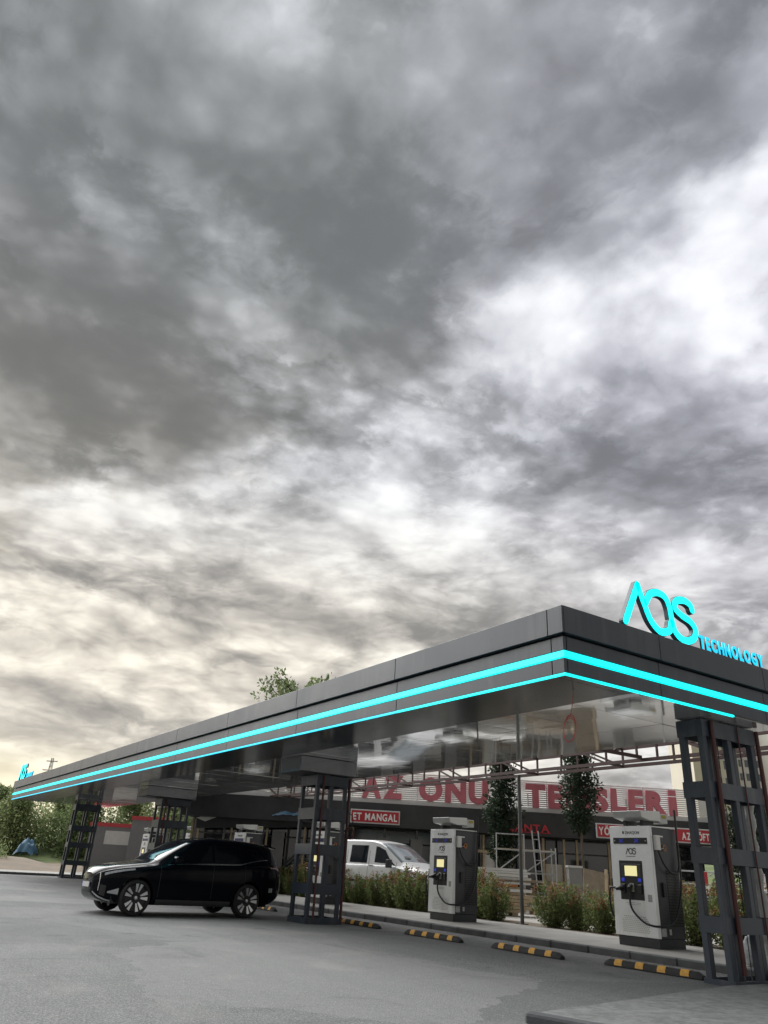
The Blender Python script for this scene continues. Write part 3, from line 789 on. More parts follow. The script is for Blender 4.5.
girder_y(0.0, -2.0, 42)
def girder_x(y, x0, x1):
    for z in (ZL + .06, ZU + .06): chord((x0, y, z), (x1, y, z))
    n = int((x1 - x0) / .9)
    for k in range(n + 1):
        x = x0 + k * .9; strut((x, y, ZL + .06), (x, y, ZU + .06))
        if k < n: strut((x, y, ZL + .06), (x + .9, y, ZU + .06))
for y in (-.6, 6.2, 20.3, 29.0, 38): girder_x(y, -3.2, -.36)
for y in (1.9, 10.85, 20.3, 29.0, 38.0):
    MB().tube([(0, y, 0), (0, y, 3.83)], .052, 12).build('post', M_POLE, fr, smooth=True)
    MB().box(-.12, .12, y - .12, y + .12, 0, .02).build('post_foot', M_POLE, fr)

# ------------------------------------------------------------------ vehicles
M_PAINT = mat('black_car_paint', (.0035, .0045, .007), .10, var=.05, scale=.5, spec=.10)
M_GLASS = mat('tinted_glass', (.004, .005, .007), .05, var=0, spec=.4)
M_GLASSV = mat('van_window_glass', (.010, .013, .018), .06, var=0, spec=.6)
M_WSCREEN = mat('windscreen_glass', (.13, .16, .165), .05, var=.1, spec=.9, coat=.6)
M_CHROME = mat('bright_trim', (.55, .56, .57), .2, metal=1., var=.05)
M_RIM = mat('polished_spoke', (.62, .63, .64), .28, metal=.9, var=.06)
M_RIMD = mat('dark_rim', (.02, .02, .022), .4, metal=.3, var=.05)
M_TYRE = mat('tyre', (.014, .014, .015), .8, var=.15, bump=.2, bscale=60)
M_LAMP = mat('headlamp', (.30, .32, .34), .12, var=.2, scale=14, spec=.8, coat=.8)
M_TAIL = mat('tail_lamp', (.22, .012, .012), .2, var=.1, coat=.6)
M_PLATE = mat('number_plate', (.42, .43, .43), .45, var=.03)
M_PLATEB = mat('plate_blue', (.01, .05, .30), .5, var=0)
M_VWHITE = mat('white_van_paint', (.68, .69, .69), .3, var=.03, scale=.6, coat=.5)
M_GREYP = mat('grey_plastic', (.035, .036, .038), .6, var=.1)

class Body:
    """a car body as one lofted surface; tables give the side profile and the plan"""
    def __init__(self, L, zb, hw, belt, top, rw, mid=.62, tuck=.9):
        self.L = L; self.t = {}
        xs_ = np.linspace(0, L, 241)
        for k, tab in dict(zb=zb, hw=hw, belt=belt, top=top, rw=rw).items():
            a = np.interp(xs_, [p[0] for p in tab], [p[1] for p in tab])
            ker = np.hanning(13); ker /= ker.sum()
            a = np.convolve(np.pad(a, 6, mode='edge'), ker, 'valid'); self.t[k] = a
        self.xs = xs_; self.mid = mid; self.tuck = tuck
    def prm(self, x): return {k: float(np.interp(x, self.xs, a)) for k, a in self.t.items()}
    def ctl(self, x):
        p = self.prm(x); zb, hw, be, tp, rw = p['zb'], p['hw'], p['belt'], p['top'], p['rw']
        m = min(self.mid, be - .12)
        return [(0, zb), (hw * .80, zb), (hw * .955, zb + .07), (hw * 1.0, m), (hw * .992, be - .09), (hw * .94, be), (rw, tp - .07), (rw * .80, tp - .018), (0, tp)]
    def pt(self, x, u):
        P = self.ctl(x); i = min(int(u), 7); t = u - i
        if i in (0, 5): return tuple(P[i][k] + (P[i + 1][k] - P[i][k]) * t for k in (0, 1))
        p0, p1, p2, p3 = P[max(i - 1, 0)], P[i], P[i + 1], P[min(i + 2, 8)]
        if i == 1: p0 = (p1[0] - .05, p1[1])
        if i == 4: p3 = (2 * p2[0] - p1[0] * .9 - .02, p2[1] + .03)
        if i == 6: p0 = (p1[0] + .03, p1[1] - .05)
        if i == 7: p3 = (-p1[0], p1[1])
        f = lambda a, b, c, d_: .5 * (2 * b + (c - a) * t + (2 * a - 5 * b + 4 * c - d_) * t * t + (3 * b - a - 3 * c + d_) * t ** 3)
        return tuple(f(p0[k], p1[k], p2[k], p3[k]) for k in (0, 1))
    def shell(self, m, wheels, r_arch, parent, name='body', n=90, K=36):
        us = [8 * k / K for k in range(K + 1)]; vs = []
        xs_ = [self.L * (k / n) for k in range(n + 1)]
        for x in xs_:
            half = [self.pt(x, u) for u in us]
            vs += [(x, -y, z) for y, z in half] + [(x, y, z) for y, z in half[-2:0:-1]]
        rn = 2 * K; fs = []
        for i in range(n):
            for k in range(rn): fs.append((i * rn + k, i * rn + (k + 1) % rn, (i + 1) * rn + (k + 1) % rn, (i + 1) * rn + k))
        fs += [tuple(range(rn - 1, -1, -1)), tuple(n * rn + k for k in range(rn))]
        me = MB().raw(vs, fs).mesh(name, m)
        ob = bpy.data.objects.new('tmp', me); COL.objects.link(ob); cuts = []
        for wx, wz in wheels:
            cme = MB().lathe([(0.001, -2), (r_arch, -2), (r_arch, 2), (.001, 2)], (wx, 0, wz), 'y', 40).mesh('cut', M_BLACK)
            co = bpy.data.objects.new('cut', cme); COL.objects.link(co); cuts.append(co)
            md = ob.modifiers.new('b', 'BOOLEAN'); md.object = co; md.operation = 'DIFFERENCE'; md.solver = 'EXACT'
        dg = bpy.context.evaluated_depsgraph_get(); dg.update()
        me2 = bpy.data.meshes.new_from_object(ob.evaluated_get(dg))
        for o in [ob] + cuts: bpy.data.objects.remove(o)
        me2.name = name
        bm = bmesh.new(); bm.from_mesh(me2)
        for f in bm.faces: f.smooth = True
        for e in bm.edges:
            if len(e.link_faces) == 2 and e.calc_face_angle(0) > R(32): e.smooth = False
        bm.to_mesh(me2); bm.free()
        if not me2.materials: me2.materials.append(m)
        return link(name, me2, parent)
    def patch(self, name, m, parent, edge, side=-1, off=.006, nx=14, nu=5):
        """a piece lying on the shell: edge(a) -> (x at bottom.., u) handled by a function of (a, b) in 0..1"""
        vs = []; fs = []
        for i in range(nx + 1):
            for j in range(nu + 1):
                x, u = edge(i / nx, j / nu)
                y, z = self.pt(x, u); y2, z2 = self.pt(x, min(u + .05, 8)); y1, z1 = self.pt(x, max(u - .05, 0))
                ty, tz = y2 - y1, z2 - z1; l_ = math.hypot(ty, tz) or 1
                ny_, nz_ = tz / l_, -ty / l_
                vs.append((x, side * (y + ny_ * off), z + nz_ * off))
        for i in range(nx):
            for j in range(nu):
                q_ = (i * (nu + 1) + j, (i + 1) * (nu + 1) + j, (i + 1) * (nu + 1) + j + 1, i * (nu + 1) + j + 1)
                fs.append(q_)
        return MB().raw(vs, fs).build(name, m, parent, smooth=True)
    def toppatch(self, name, m, parent, x0, x1, u0, off=.006, nx=10, nw=14):
        vs = []; fs = []
        for i in range(nx + 1):
            x = x0 + (x1 - x0) * i / nx
            for j in range(nw + 1):
                w_ = -1 + 2 * j / nw; u = 8 - (8 - u0) * abs(w_); y, z = self.pt(x, u)
                vs.append((x - off * .5, math.copysign(y, w_), z + off))
        for i in range(nx):
            for j in range(nw): fs.append((i * (nw + 1) + j, (i + 1) * (nw + 1) + j, (i + 1) * (nw + 1) + j + 1, i * (nw + 1) + j + 1))
        return MB().raw(vs, fs).build(name, m, parent, smooth=True)

SPK = {}
def wheel(parent, x, y, r_, wd, side, fancy=True, rf=.79):
    tw = MB().lathe([(r_ * rf, -wd / 2), (r_ * .93, -wd / 2), (r_ * .985, -wd * .40), (r_, -wd * .25), (r_, wd * .25), (r_ * .985, wd * .4), (r_ * .93, wd / 2), (r_ * rf, wd / 2)], axis='y', n=36).build('wheel', M_TYRE, parent, smooth=True, loc=(x, y, r_))
    s = side
    rr = r_ * rf
    MB().lathe([(.001, s * (wd / 2 - .07)), (rr * .9, s * (wd / 2 - .05)), (rr * .96, s * (wd / 2 - .01)), (rr * 1.01, s * (wd / 2 + .004)), (rr * 1.01, s * (wd / 2 - .1))], axis='y', n=36).build('rim', M_RIMD if fancy else M_CHROME, tw, smooth=True)
    n = 10 if fancy else 5
    y0 = s * (wd / 2 - .045); y1 = s * (wd / 2 - .004)
    ra, rb = (rr * .40, rr * .97) if fancy else (rr * .12, rr * .95)
    wa, wb = (rr * .05, rr * .13) if fancy else (rr * .13, rr * .13)
    P = [(ra, -wa), (rb, -wb), (rb, wb), (ra, wa)]; yi = y0 if fancy else y1
    vs = [(px, y0 - s * .02, pz) for px, pz in P] + [(P[0][0], y1 - s * .02, P[0][1]), (P[1][0], y1, P[1][1]), (P[2][0], y1, P[2][1]), (P[3][0], y1 - s * .02, P[3][1])]
    key = (r_, s, fancy)
    if key not in SPK: SPK[key] = MB().raw(vs, [(3, 2, 1, 0), (4, 5, 6, 7), (0, 1, 5, 4), (1, 2, 6, 5), (2, 3, 7, 6), (3, 0, 4, 7)]).mesh('spoke', M_RIM)
    for k in range(n):
        o = link('spoke', SPK[key], tw); o.rotation_euler.y = 2 * math.pi * (k + .25) / n + ((.10 if k % 2 else -.10) if fancy else 0)
    MB().lathe([(.001, s * (wd / 2 - .004)), (rr * .12, s * (wd / 2 - .008)), (rr * .15, s * (wd / 2 - .06))], axis='y', n=14).build('hub_cap', M_RIM, tw, smooth=True)
    return tw

# --- black sport utility car
LC = 5.0
bd = Body(LC,
    zb=[(0, .46), (.05, .34), (.25, .26), (.55, .22), (4.3, .22), (4.65, .30), (5.0, .46)],
    hw=[(0, .30), (.03, .44), (.10, .60), (.22, .74), (.42, .86), (.65, .94), (.95, .985), (4.0, .99), (4.5, .96), (4.8, .88), (4.93, .78), (5.0, .62)],
    belt=[(0, .74), (.05, .82), (.25, .90), (.55, .96), (1.2, 1.03), (1.9, 1.07), (3.4, 1.11), (4.2, 1.16), (4.7, 1.15), (4.9, 1.06), (5.0, .92)],
    top=[(0, .80), (.05, .89), (.15, .955), (.45, 1.02), (.90, 1.08), (1.22, 1.125), (1.40, 1.20), (1.8, 1.42), (2.15, 1.60), (2.45, 1.68), (2.9, 1.72), (3.5, 1.72), (4.2, 1.685), (4.55, 1.64), (4.66, 1.53), (4.86, 1.20), (4.96, 1.02), (5.0, .96)],
    rw=[(0, .24), (.05, .46), (.2, .64), (.5, .76), (1.2, .83), (1.55, .80), (2.0, .72), (2.5, .69), (4.0, .68), (4.5, .66), (4.7, .70), (4.9, .68), (5.0, .55)], mid=.68)
WX0, WX1 = .90, 3.88
dcar = Vector((math.cos(R(3)), math.sin(R(3)), 0)); ncar = Vector((-dcar.y, dcar.x, 0))
car_o = Vector((5.98, 18.75, 0)) - dcar * WX0 + ncar * .86
car = thing('parked_car', 'glossy black sport utility car parked under the canopy', 'car', car_o + Vector((0, 0, .004)), math.atan2(dcar.y, dcar.x))
car.scale = (.935, 1, 1)
bd.shell(M_PAINT, [(WX0, .375), (WX1, .375)], .415, car)
MB().box(.35, 4.55, -.80, .80, .24, .55).build('underbody', M_BLACK, car)
for wx in (WX0, WX1):
    for s in (-1, 1): wheel(car, wx, s * .865, .37, .25, s)
for s in (-1, 1):
    w1 = bd.patch('side_window', M_GLASS, car, lambda a, b: (1.62 + a * 1.18 + b * (1 - a) * .55, 5.12 + b * .70), s)
    bd.patch('side_window', M_GLASS, car, lambda a, b: (2.86 + a * .86, 5.10 + b * .72), s)
    bd.patch('quarter_window', M_GLASS, car, lambda a, b: (3.78 + a * .60 * (1 - .35 * b), 5.16 + a * .18 * (1 - b) + b * .62), s)
    bd.patch('window_trim', M_CHROME, car, lambda a, b: (1.58 + a * 2.85, 5.03 + b * .05 + max(0, a - .72) * .9), s, off=.009, nu=1, nx=24)
    bd.patch('shoulder_crease', M_PAINT, car, lambda a, b: (1.25 + a * 3.1, 3.75 + b * .12), s, off=.012, nu=2, nx=20)
    for xd in (1.88, 2.92):
        bd.patch('door_handle', M_PAINT, car, lambda a, b: (xd + .62 + a * .22, 3.98 + b * .18), s, off=.02, nx=4, nu=2)
    for xd in (1.42, 2.83, 3.74):
        bd.patch('door_seam', M_BLACK, car, lambda a, b: (xd + a * .012, 2.3 + b * 2.6), s, off=.003, nx=1, nu=10)
    bd.patch('sill', M_GREYP, car, lambda a, b: (1.4 + a * 2.0, 1.7 + b * .5), s, off=.012, nx=8, nu=3)
    bd.patch('headlight', M_LAMP, car, lambda a, b: (.16 + a * .62, 4.1 + .10 * a + b * (.50 - .18 * a)), s, off=.008, nx=8, nu=3)
    bd.patch('bumper_blade', M_CHROME, car, lambda a, b: (.26 + a * .22, 2.35 + b * (.08 + .22 * a)), s, off=.008, nx=4, nu=2)
    bd.patch('tail_light', M_TAIL, car, lambda a, b: (4.50 + a * .42, 4.2 + b * .28), s, off=.008, nx=6, nu=2)
    bd.patch('rear_reflector', M_CHROME, car, lambda a, b: (4.50 + a * .12, 2.7 + b * .25), s, off=.006, nx=3, nu=2)
    # mirror
    mr = MB(); mr.tube([(1.80, s * .90, 1.12), (1.79, s * 1.02, 1.17)], .03, 6)
    mr.build('mirror_arm', M_PAINT, car, smooth=True)
    MB().raw([(1.68 + i * .20, s * (1.0 + j * .20), 1.12 + k * .15 - .02 * j) for i in (0, 1) for j in (0, 1) for k in (0, 1)],
             [(0, 1, 3, 2), (4, 6, 7, 5), (0, 4, 5, 1), (2, 3, 7, 6), (0, 2, 6, 4), (1, 5, 7, 3)]).build('mirror', M_PAINT, car, bevel=.04, seg=2)
bd.toppatch('windscreen', M_GLASS, car, 1.34, 2.14, 6.35)
bd.toppatch('rear_window', M_GLASS, car, 4.62, 4.84, 6.5)
bd.toppatch('roof_glass', M_GLASS, car, 2.4, 3.9, 6.8, off=.004)
MB().prism([(4.42, 1.655), (4.80, 1.59), (4.80, 1.56), (4.42, 1.61)], 'y', -.60, .60).build('spoiler', M_PAINT, car, bevel=.01)
for s in (-1, 1):
    gk = bd.patch('grille', M_PAINT, car, lambda a, b: (.012 + a * .075, 2.3 + b * 2.9), s, off=.006, nx=5, nu=8)
    bd.patch('grille_frame', M_CHROME, gk, lambda a, b: (.088 + a * .012, 2.3 + b * 2.9), s, off=.012, nx=1, nu=8)
    bd.patch('intake', M_BLACK, car, lambda a, b: (.12 + a * .10, 2.1 + b * .6), s, off=.006, nx=4, nu=4)
    bd.patch('bumper_lip', M_CHROME, car, lambda a, b: (.02 + a * .34, 1.75 + b * .20), s, off=.014, nx=10, nu=1)
pt_ = B(-.035, -.012, -.24, .24, .53, .63).build('number_plate', M_PLATE, car)
B(-.037, -.0352, .215, .255, .523, .627).build('plate_band', M_PLATEB, pt_)

# --- white delivery van behind the hedge
LV = 4.9
vb = Body(LV,
    zb=[(0, .42), (.2, .32), (.6, .28), (4.6, .28), (4.9, .40)],
    hw=[(0, .72), (.1, .84), (.35, .93), (.8, .97), (4.6, .97), (4.9, .93)],
    belt=[(0, .92), (.25, 1.0), (.7, 1.12), (1.1, 1.18), (1.5, 1.22), (4.9, 1.22)],
    top=[(0, .98), (.25, 1.12), (.8, 1.25), (1.05, 1.32), (1.25, 1.46), (1.75, 1.80), (2.1, 1.96), (2.5, 2.02), (4.7, 2.02), (4.82, 1.97), (4.9, 1.85)],
    rw=[(0, .6), (.4, .80), (.9, .86), (1.4, .84), (2.0, .80), (2.6, .80), (4.7, .80), (4.9, .78)], mid=.7)
van = thing('delivery_van', 'white delivery van parked behind the red tipped hedge', 'van', plot(2.9, 29.7, .10), R(140) + YB); van.scale = (1.08, 1.08, 1.08)
vb.shell(M_VWHITE, [(.88, .34), (3.85, .34)], .39, van)
MB().box(.3, 4.6, -.8, .8, .3, .6).build('underbody', M_BLACK, van)
for wx in (.88, 3.85):
    for s in (-1, 1): wheel(van, wx, s * .85, .335, .22, s, fancy=False, rf=.62)
for s in (-1, 1):
    vb.patch('door_window', M_GLASSV, van, lambda a, b: (1.32 + a * .92 + b * (1 - a) * .50, 5.10 + b * .74), s)
    vb.patch('side_window', M_GLASSV, van, lambda a, b: (2.58 + a * .78, 5.06 + b * .76), s)
    vb.patch('headlight', M_LAMP, van, lambda a, b: (.12 + a * .62, 4.0 + .2 * a + b * (.65 - .35 * a)), s, off=.008, nx=8, nu=3)
    vb.patch('side_moulding', M_GREYP, van, lambda a, b: (1.4 + a * 2.0, 2.9 + b * .2), s, off=.012, nx=8, nu=2)
    vb.patch('door_handle', M_GREYP, van, lambda a, b: (2.25 + a * .2, 4.2 + b * .2), s, off=.02, nx=3, nu=2)
    for xd in (1.28, 2.48, 3.5): vb.patch('door_seam', M_GREYP, van, lambda a, b: (xd + a * .012, 2.2 + b * 3.4), s, off=.003, nx=1, nu=10)
    MB().raw([(1.38 + i * .16, s * (1.0 + j * .2), 1.14 + k * .26) for i in (0, 1) for j in (0, 1) for k in (0, 1)],
             [(0, 1, 3, 2), (4, 6, 7, 5), (0, 4, 5, 1), (2, 3, 7, 6), (0, 2, 6, 4), (1, 5, 7, 3)]).build('mirror', M_GREYP, van, bevel=.03, seg=2)
vb.toppatch('windscreen', M_WSCREEN, van, 1.12, 2.02, 6.1)
pp = MB(); zq = vb.pt(1.28, 8)[1]
B(1.22, 1.36, .15, .40, zq - .01, zq + .05).build('dashboard_paper', M_PLATE, van)
B(-.02, .0, -.45, .45, .55, .75).build('grille', M_BLACK, van)
B(-.03, .05, -.7, .7, .36, .5).build('bumper', M_GREYP, van, bevel=.01)

# ------------------------------------------------------------------ vegetation
M_BARK = mat('bark', (.10, .075, .055), .9, var=.25, scale=8, bump=.6, bscale=25)
M_LEAFG = mat('shrub_leaf', (.095, .14, .045), .5, var=.25, scale=3, tint=(.22, .26, .095), spec=.4)
M_LEAFR = mat('shrub_new_leaf', (.24, .10, .055), .5, var=.25, scale=3, tint=(.27, .19, .09), spec=.4)
M_LEAFD = mat('dark_tree_leaf', (.016, .030, .018), .55, var=.3, scale=1.5, tint=(.036, .055, .028), spec=.35)
M_LEAFO = mat('olive_tree_leaf', (.15, .21, .085), .6, var=.3, scale=.5, tint=(.32, .37, .18), spec=.3)
M_LEAFM = mat('mid_tree_leaf', (.10, .15, .06), .55, var=.3, scale=.5, tint=(.22, .27, .12), spec=.3)

def leaves(name, centres, dirs, size, m, rng, aspect=.45, tints=None):
    """many small folded leaves as one mesh; dirs bias where each leaf points"""
    n = len(centres)
    t = dirs + rng.normal(0, .55, (n, 3)); t /= np.linalg.norm(t, axis=1)[:, None] + 1e-9
    a = rng.normal(0, 1, (n, 3)); s = np.cross(t, a); s /= np.linalg.norm(s, axis=1)[:, None] + 1e-9
    nn = np.cross(s, t)
    L_ = (size * rng.uniform(.7, 1.3, n))[:, None]; Wd = L_ * aspect
    fold = nn * Wd * .35
    P = np.stack([centres, centres + t * L_ * .5 + s * Wd * .5 + fold, centres + t * L_, centres + t * L_ * .5 - s * Wd * .5 + fold], 1)
    v = P.reshape(-1, 3)
    i0 = np.arange(n) * 4
    f = np.stack([i0, i0 + 1, i0 + 2, i0, i0 + 2, i0 + 3], 1).reshape(-1, 3)
    me = bpy.data.meshes.new(name)
    me.vertices.add(len(v)); me.vertices.foreach_set('co', v.ravel().astype(np.float32))
    me.loops.add(f.size); me.loops.foreach_set('vertex_index', f.ravel().astype(np.int32))
    me.polygons.add(len(f)); me.polygons.foreach_set('loop_start', np.arange(0, f.size, 3, dtype=np.int32))
    me.update(calc_edges=True)
    at = me.attributes.new('tint', 'FLOAT', 'POINT')
    tv = np.repeat(rng.uniform(0, 1, n) if tints is None else tints, 4)
    at.data.foreach_set('value', tv.astype(np.float32))
    me.materials.append(m)
    return me

def shrub_meshes(seed):
    rng = np.random.default_rng(seed); py = random.Random(seed)
    st = MB(); cg, dg_, cr, dr = [], [], [], []
    for k in range(40):
        a = py.uniform(0, 2 * math.pi); rr = py.uniform(.0, .55) ** .8
        b0 = Vector((math.cos(a) * rr * .35, math.sin(a) * rr * .35, 0)); h = py.uniform(.55, 1.20) * (1.05 - .35 * rr)
        b1 = Vector((math.cos(a) * rr * 1.05, math.sin(a) * rr * 1.05, h)); bm_ = (b0 + b1) / 2 + Vector((math.cos(a) * rr * .2, math.sin(a) * rr * .2, .03))
        st.tube([b0, bm_, b1], [.009, .007, .003], 4, cap=False)
        pts = catmull([b0, bm_, b1], 6)
        red = py.random() < .42
        for i, p in enumerate(pts):
            f_ = i / (len(pts) - 1)
            nleaf = 3 if f_ < .25 else 7
            for j in range(nleaf):
                q_ = np.array(p) + rng.normal(0, .035 + .03 * (1 - f_), 3); q_[2] = max(q_[2], .04)
                dd = np.array([math.cos(a + rng.normal(0, 1.2)), math.sin(a + rng.normal(0, 1.2)), .55])
                if red and f_ > .78: cr.append(q_); dr.append(dd)
                else: cg.append(q_); dg_.append(dd)
    return (st.mesh('stem', M_BARK), leaves('foliage', np.array(cg), np.array(dg_), .085, M_LEAFG, rng),
            leaves('new_growth', np.array(cr), np.array(dr), .08, M_LEAFR, rng))
sh_var = [shrub_meshes(20 + k) for k in range(5)]
hy = [7.0, 7.9, 8.8, 9.8, 10.7, 11.7, 12.6, 13.5, 14.4, 15.3, 16.1, 18.3, 19.1, 19.9, 20.8, 21.8, 22.7, 23.7, 24.6, 25.6, 26.6, 27.6, 28.6, 29.7, 30.8, 32.0, 33.3]
ORD = ['first', 'second', 'third', 'fourth', 'fifth', 'sixth', 'seventh', 'eighth', 'ninth', 'tenth', 'eleventh', 'twelfth', 'thirteenth', 'fourteenth', 'fifteenth', 'sixteenth', 'seventeenth']
nr = len([y for y in hy if y < 17])
rnd = random.Random(31)
for k, y in enumerate(hy):
    HR = '%s red tipped hedge shrub to the %s of the thin grey post' % ((ORD[nr - 1 - k], 'right') if y < 17 else (ORD[k - nr], 'left'))
    r_ = thing('hedge_shrub', HR, 'shrub', (16.42 + rnd.uniform(-.12, .12), y, .10), rnd.uniform(0, 6.28), 'red tipped shrubs in the hedge')
    sc = rnd.uniform(.84, 1.06) * (1.1 if y < 12.7 else 1.0); r_.scale = (sc, sc, sc * rnd.uniform(.92, 1.08))
    v_ = sh_var[k % 5]
    for nm, me in zip(('stem', 'foliage', 'new_growth'), v_):
        o = link(nm, me, r_)
        if nm != 'stem': o['kind'] = 'stuff'

def tree(name, label, loc, h, crown, m, seed, n=4200, lsize=.16, trunk_r=.09, group=None, limbs=16, z0=.35, aspect=.5, clump=.35):
    """crown(f) -> radius at relative height f in 0..1 of the crown; limbs carry leaf clumps with gaps between"""
    rng = np.random.default_rng(seed); py = random.Random(seed)
    t = thing(name, label, 'tree', loc, py.uniform(0, 6.28), group)
    cz0 = h * z0; tr = MB()
    lean = Vector((py.uniform(-.02, .02) * h, py.uniform(-.02, .02) * h, 0))
    tr.tube([(0, 0, -.05), lean * .3 + Vector((0, 0, h * .3)), lean * .6 + Vector((0, 0, h * .6)), lean + Vector((0, 0, h * .93))], [trunk_r, trunk_r * .8, trunk_r * .5, trunk_r * .12], 8)
    ends = []
    for k in range(limbs):
        f_ = (k + py.random()) / limbs; z = cz0 + (h - cz0) * f_; a = k * 2.4 + py.uniform(-.4, .4)
        rad = crown(f_) * py.uniform(.65, 1.08)
        p0 = lean * (z / h) + Vector((0, 0, z - rad * .35)); p1 = lean * (z / h) + Vector((math.cos(a) * rad, math.sin(a) * rad, z + rad * .15))
        pm = (p0 + p1) / 2 + Vector((0, 0, -.06 * rad))
        tr.tube([p0, pm, p1], [trunk_r * .32, trunk_r * .2, trunk_r * .05], 5, cap=False)
        for q_ in (.45, .75, 1.0): ends.append((p0.lerp(p1, q_), rad))
    tr.build('trunk', M_BARK, t, smooth=True)
    per = n // len(ends); C_s = []; D_s = []; T_s = []
    for e, rad in ends:
        cn = max(6, int(per * py.uniform(.5, 1.5))); s = clump * (.35 + rad * .5)
        o = rng.normal(0, 1, (cn, 3)); o /= np.linalg.norm(o, axis=1)[:, None]; o *= (rng.uniform(.25, 1, cn) ** .5)[:, None] * s
        C_s.append(np.array(e) + o); D_s.append(o / s + np.array([0, 0, .1])); T_s.append(np.clip(rng.normal(py.uniform(.15, .85), .2, cn), 0, 1))
    link('crown', leaves('crown', np.concatenate(C_s), np.concatenate(D_s), lsize, m, rng, aspect, np.concatenate(T_s)), t)
    return t
col_cr = lambda f_: .16 + .40 * math.sin(min(1, f_ * 1.05 + .12) * math.pi) ** .8
TG = 'young dark trees before the restaurant'
tree('street_tree', 'dark narrow young tree left of the thin post, before the roof letters', plot(5.58, 33.0, .1), 6.5, col_cr, M_LEAFD, 5, 5800, .15, .07, TG, 32, .26, clump=.62)
tree('street_tree', 'dark narrow young tree with bare trunk right of the thin post', plot(8.95, 33.2, .1), 6.9, lambda f_: .16 + .50 * math.sin(min(1, f_ * .9 + .1) * math.pi), M_LEAFD, 8, 5200, .15, .07, TG, 30, .45, clump=.62)
tree('street_tree', 'dark green tree seen through the right tower', plot(16.6, 34.5, .1), 4.6, lambda f_: .4 + .75 * math.sin(f_ * math.pi), M_LEAFD, 11, 6000, .17, .08, None, 26, .2, clump=.6)
tree('tall_tree', 'tall green tree whose top shows above the canopy roof', plot(-5.4, 55.0, .1), 13.5, lambda f_: 3.4 * (.45 + .55 * math.sin(f_ * 2.6)), M_LEAFM, 16, 5200, .30, .22, None, 34, .4, clump=.34)
bg_l = [('leftmost', -30.8, 68, 5.2, 2.2), ('second from left', -28.4, 66, 4.7, 2.1), ('third from left', -25.6, 69, 4.8, 2.2), ('left of the farthest tower', -22.9, 66, 4.6, 2.0),
        ('right behind the farthest tower', -19.6, 68, 5.4, 2.2), ('behind the left grey cabin', -16.6, 72, 5.6, 2.4), ('behind the right grey cabin', -13.4, 74, 5.6, 2.3)]
for k, (wd, s, t_, h, cr) in enumerate(bg_l):
    tree('background_tree', 'loose olive green tree beyond the far kerb, ' + wd, plot(s, t_, .5), h, lambda f_, cr=cr: cr * (.45 + .6 * math.sin(min(1, f_ + .12) * math.pi)), M_LEAFO if k % 3 else M_LEAFM, 40 + k, 6500, .26, .12, 'trees beyond the far kerb', 40, .04, clump=.75)
for k, (wd, s, t_, h, cr) in enumerate([('left of the tarp roof, nearest the third tower', -14.0, 58, 5.2, 2.0), ('directly left of the shed gable', -11.4, 56, 5.3, 2.1), ('just behind the shed roof', -9.3, 60, 5.0, 2.0)]):
    tree('background_tree', 'pale green bushy tree ' + wd, plot(s, t_, .1), h, lambda f_, cr=cr: cr * (.5 + .6 * math.sin(min(1, f_ + .15) * math.pi)), M_LEAFM, 60 + k, 6000, .24, .12, 'pale trees behind the shed', 24, .12, clump=.6)
# undergrowth along the earth bank: one uncountable mass
rng = np.random.default_rng(77); n = 9000
xx = rng.uniform(-14, 9.5, n); yy = 57 + rng.gamma(2., 1.2, n); zz = np.abs(rng.normal(0, .30, n)) * (1 + .6 * np.sin(xx * .9)) + .6
und = link('undergrowth', leaves('undergrowth', np.stack([xx, yy, zz], 1), np.tile([[0, 0, .8]], (n, 1)), .20, M_LEAFO, rng, .4))
und['label'] = 'low wild undergrowth along the earth bank'; und['kind'] = 'stuff'
# ground litter on the road by the kerb: dry leaves and grit
n = 900
xx = 12.55 - rng.gamma(1.2, .12, n); yy = rng.uniform(4, 40, n)
lit = link('leaf_litter', leaves('leaf_litter', np.stack([xx, yy, np.full(n, .006)], 1), np.tile([[0, 1., 0]], (n, 1)), .022, mat('dry_leaf', (.12, .08, .045), .8, tint=(.2, .16, .1)), rng, .5))
lit['label'] = 'dry leaves and grit along the kerb'; lit['kind'] = 'stuff'

# ------------------------------------------------------------------ restaurant behind the lot
M_SLAT = mat('white_slat', (.70, .69, .68), .5, var=.06, scale=2)
M_DARKF = mat('dark_fascia_sheet', (.032, .032, .034), .55, var=.25, scale=1.2, bump=.5, bscale=5)
M_ROOFG = mat('grey_roof_sheet', (.16, .165, .17), .6, var=.12)
M_REDL = mat('faded_red_letter', (.48, .13, .16), .5, var=.12, scale=2)
M_REDB = mat('red_sign_board', (.42, .018, .03), .45, var=.06)
M_WHITEP = mat('white_print', (.78, .78, .76), .5, var=.02)
M_FRAME = mat('pale_frame', (.50, .50, .49), .5, var=.05)
M_SHOP = mat('shop_glass', (.012, .014, .015), .08, var=.2, spec=.7)
M_WOOD = mat('plywood', (.21, .17, .12), .8, var=.18, scale=4, bump=.2)
M_WOOD2 = mat('timber', (.42, .33, .21), .8, var=.2, scale=5, objvar=.2)
M_BOARDW = mat('white_board', (.66, .65, .62), .6, var=.06, objvar=.12)
M_GALV = mat('galvanised_tube', (.42, .43, .43), .4, metal=.6, var=.15, scale=8)
M_WALLG = mat('grey_render', (.24, .24, .235), .85, var=.12, scale=.8, bump=.2)
M_WALLC = mat('cream_wall', (.50, .46, .39), .85, var=.08, scale=.5)
M_ORNG = mat('orange_sheet', (.50, .16, .03), .6, var=.1)

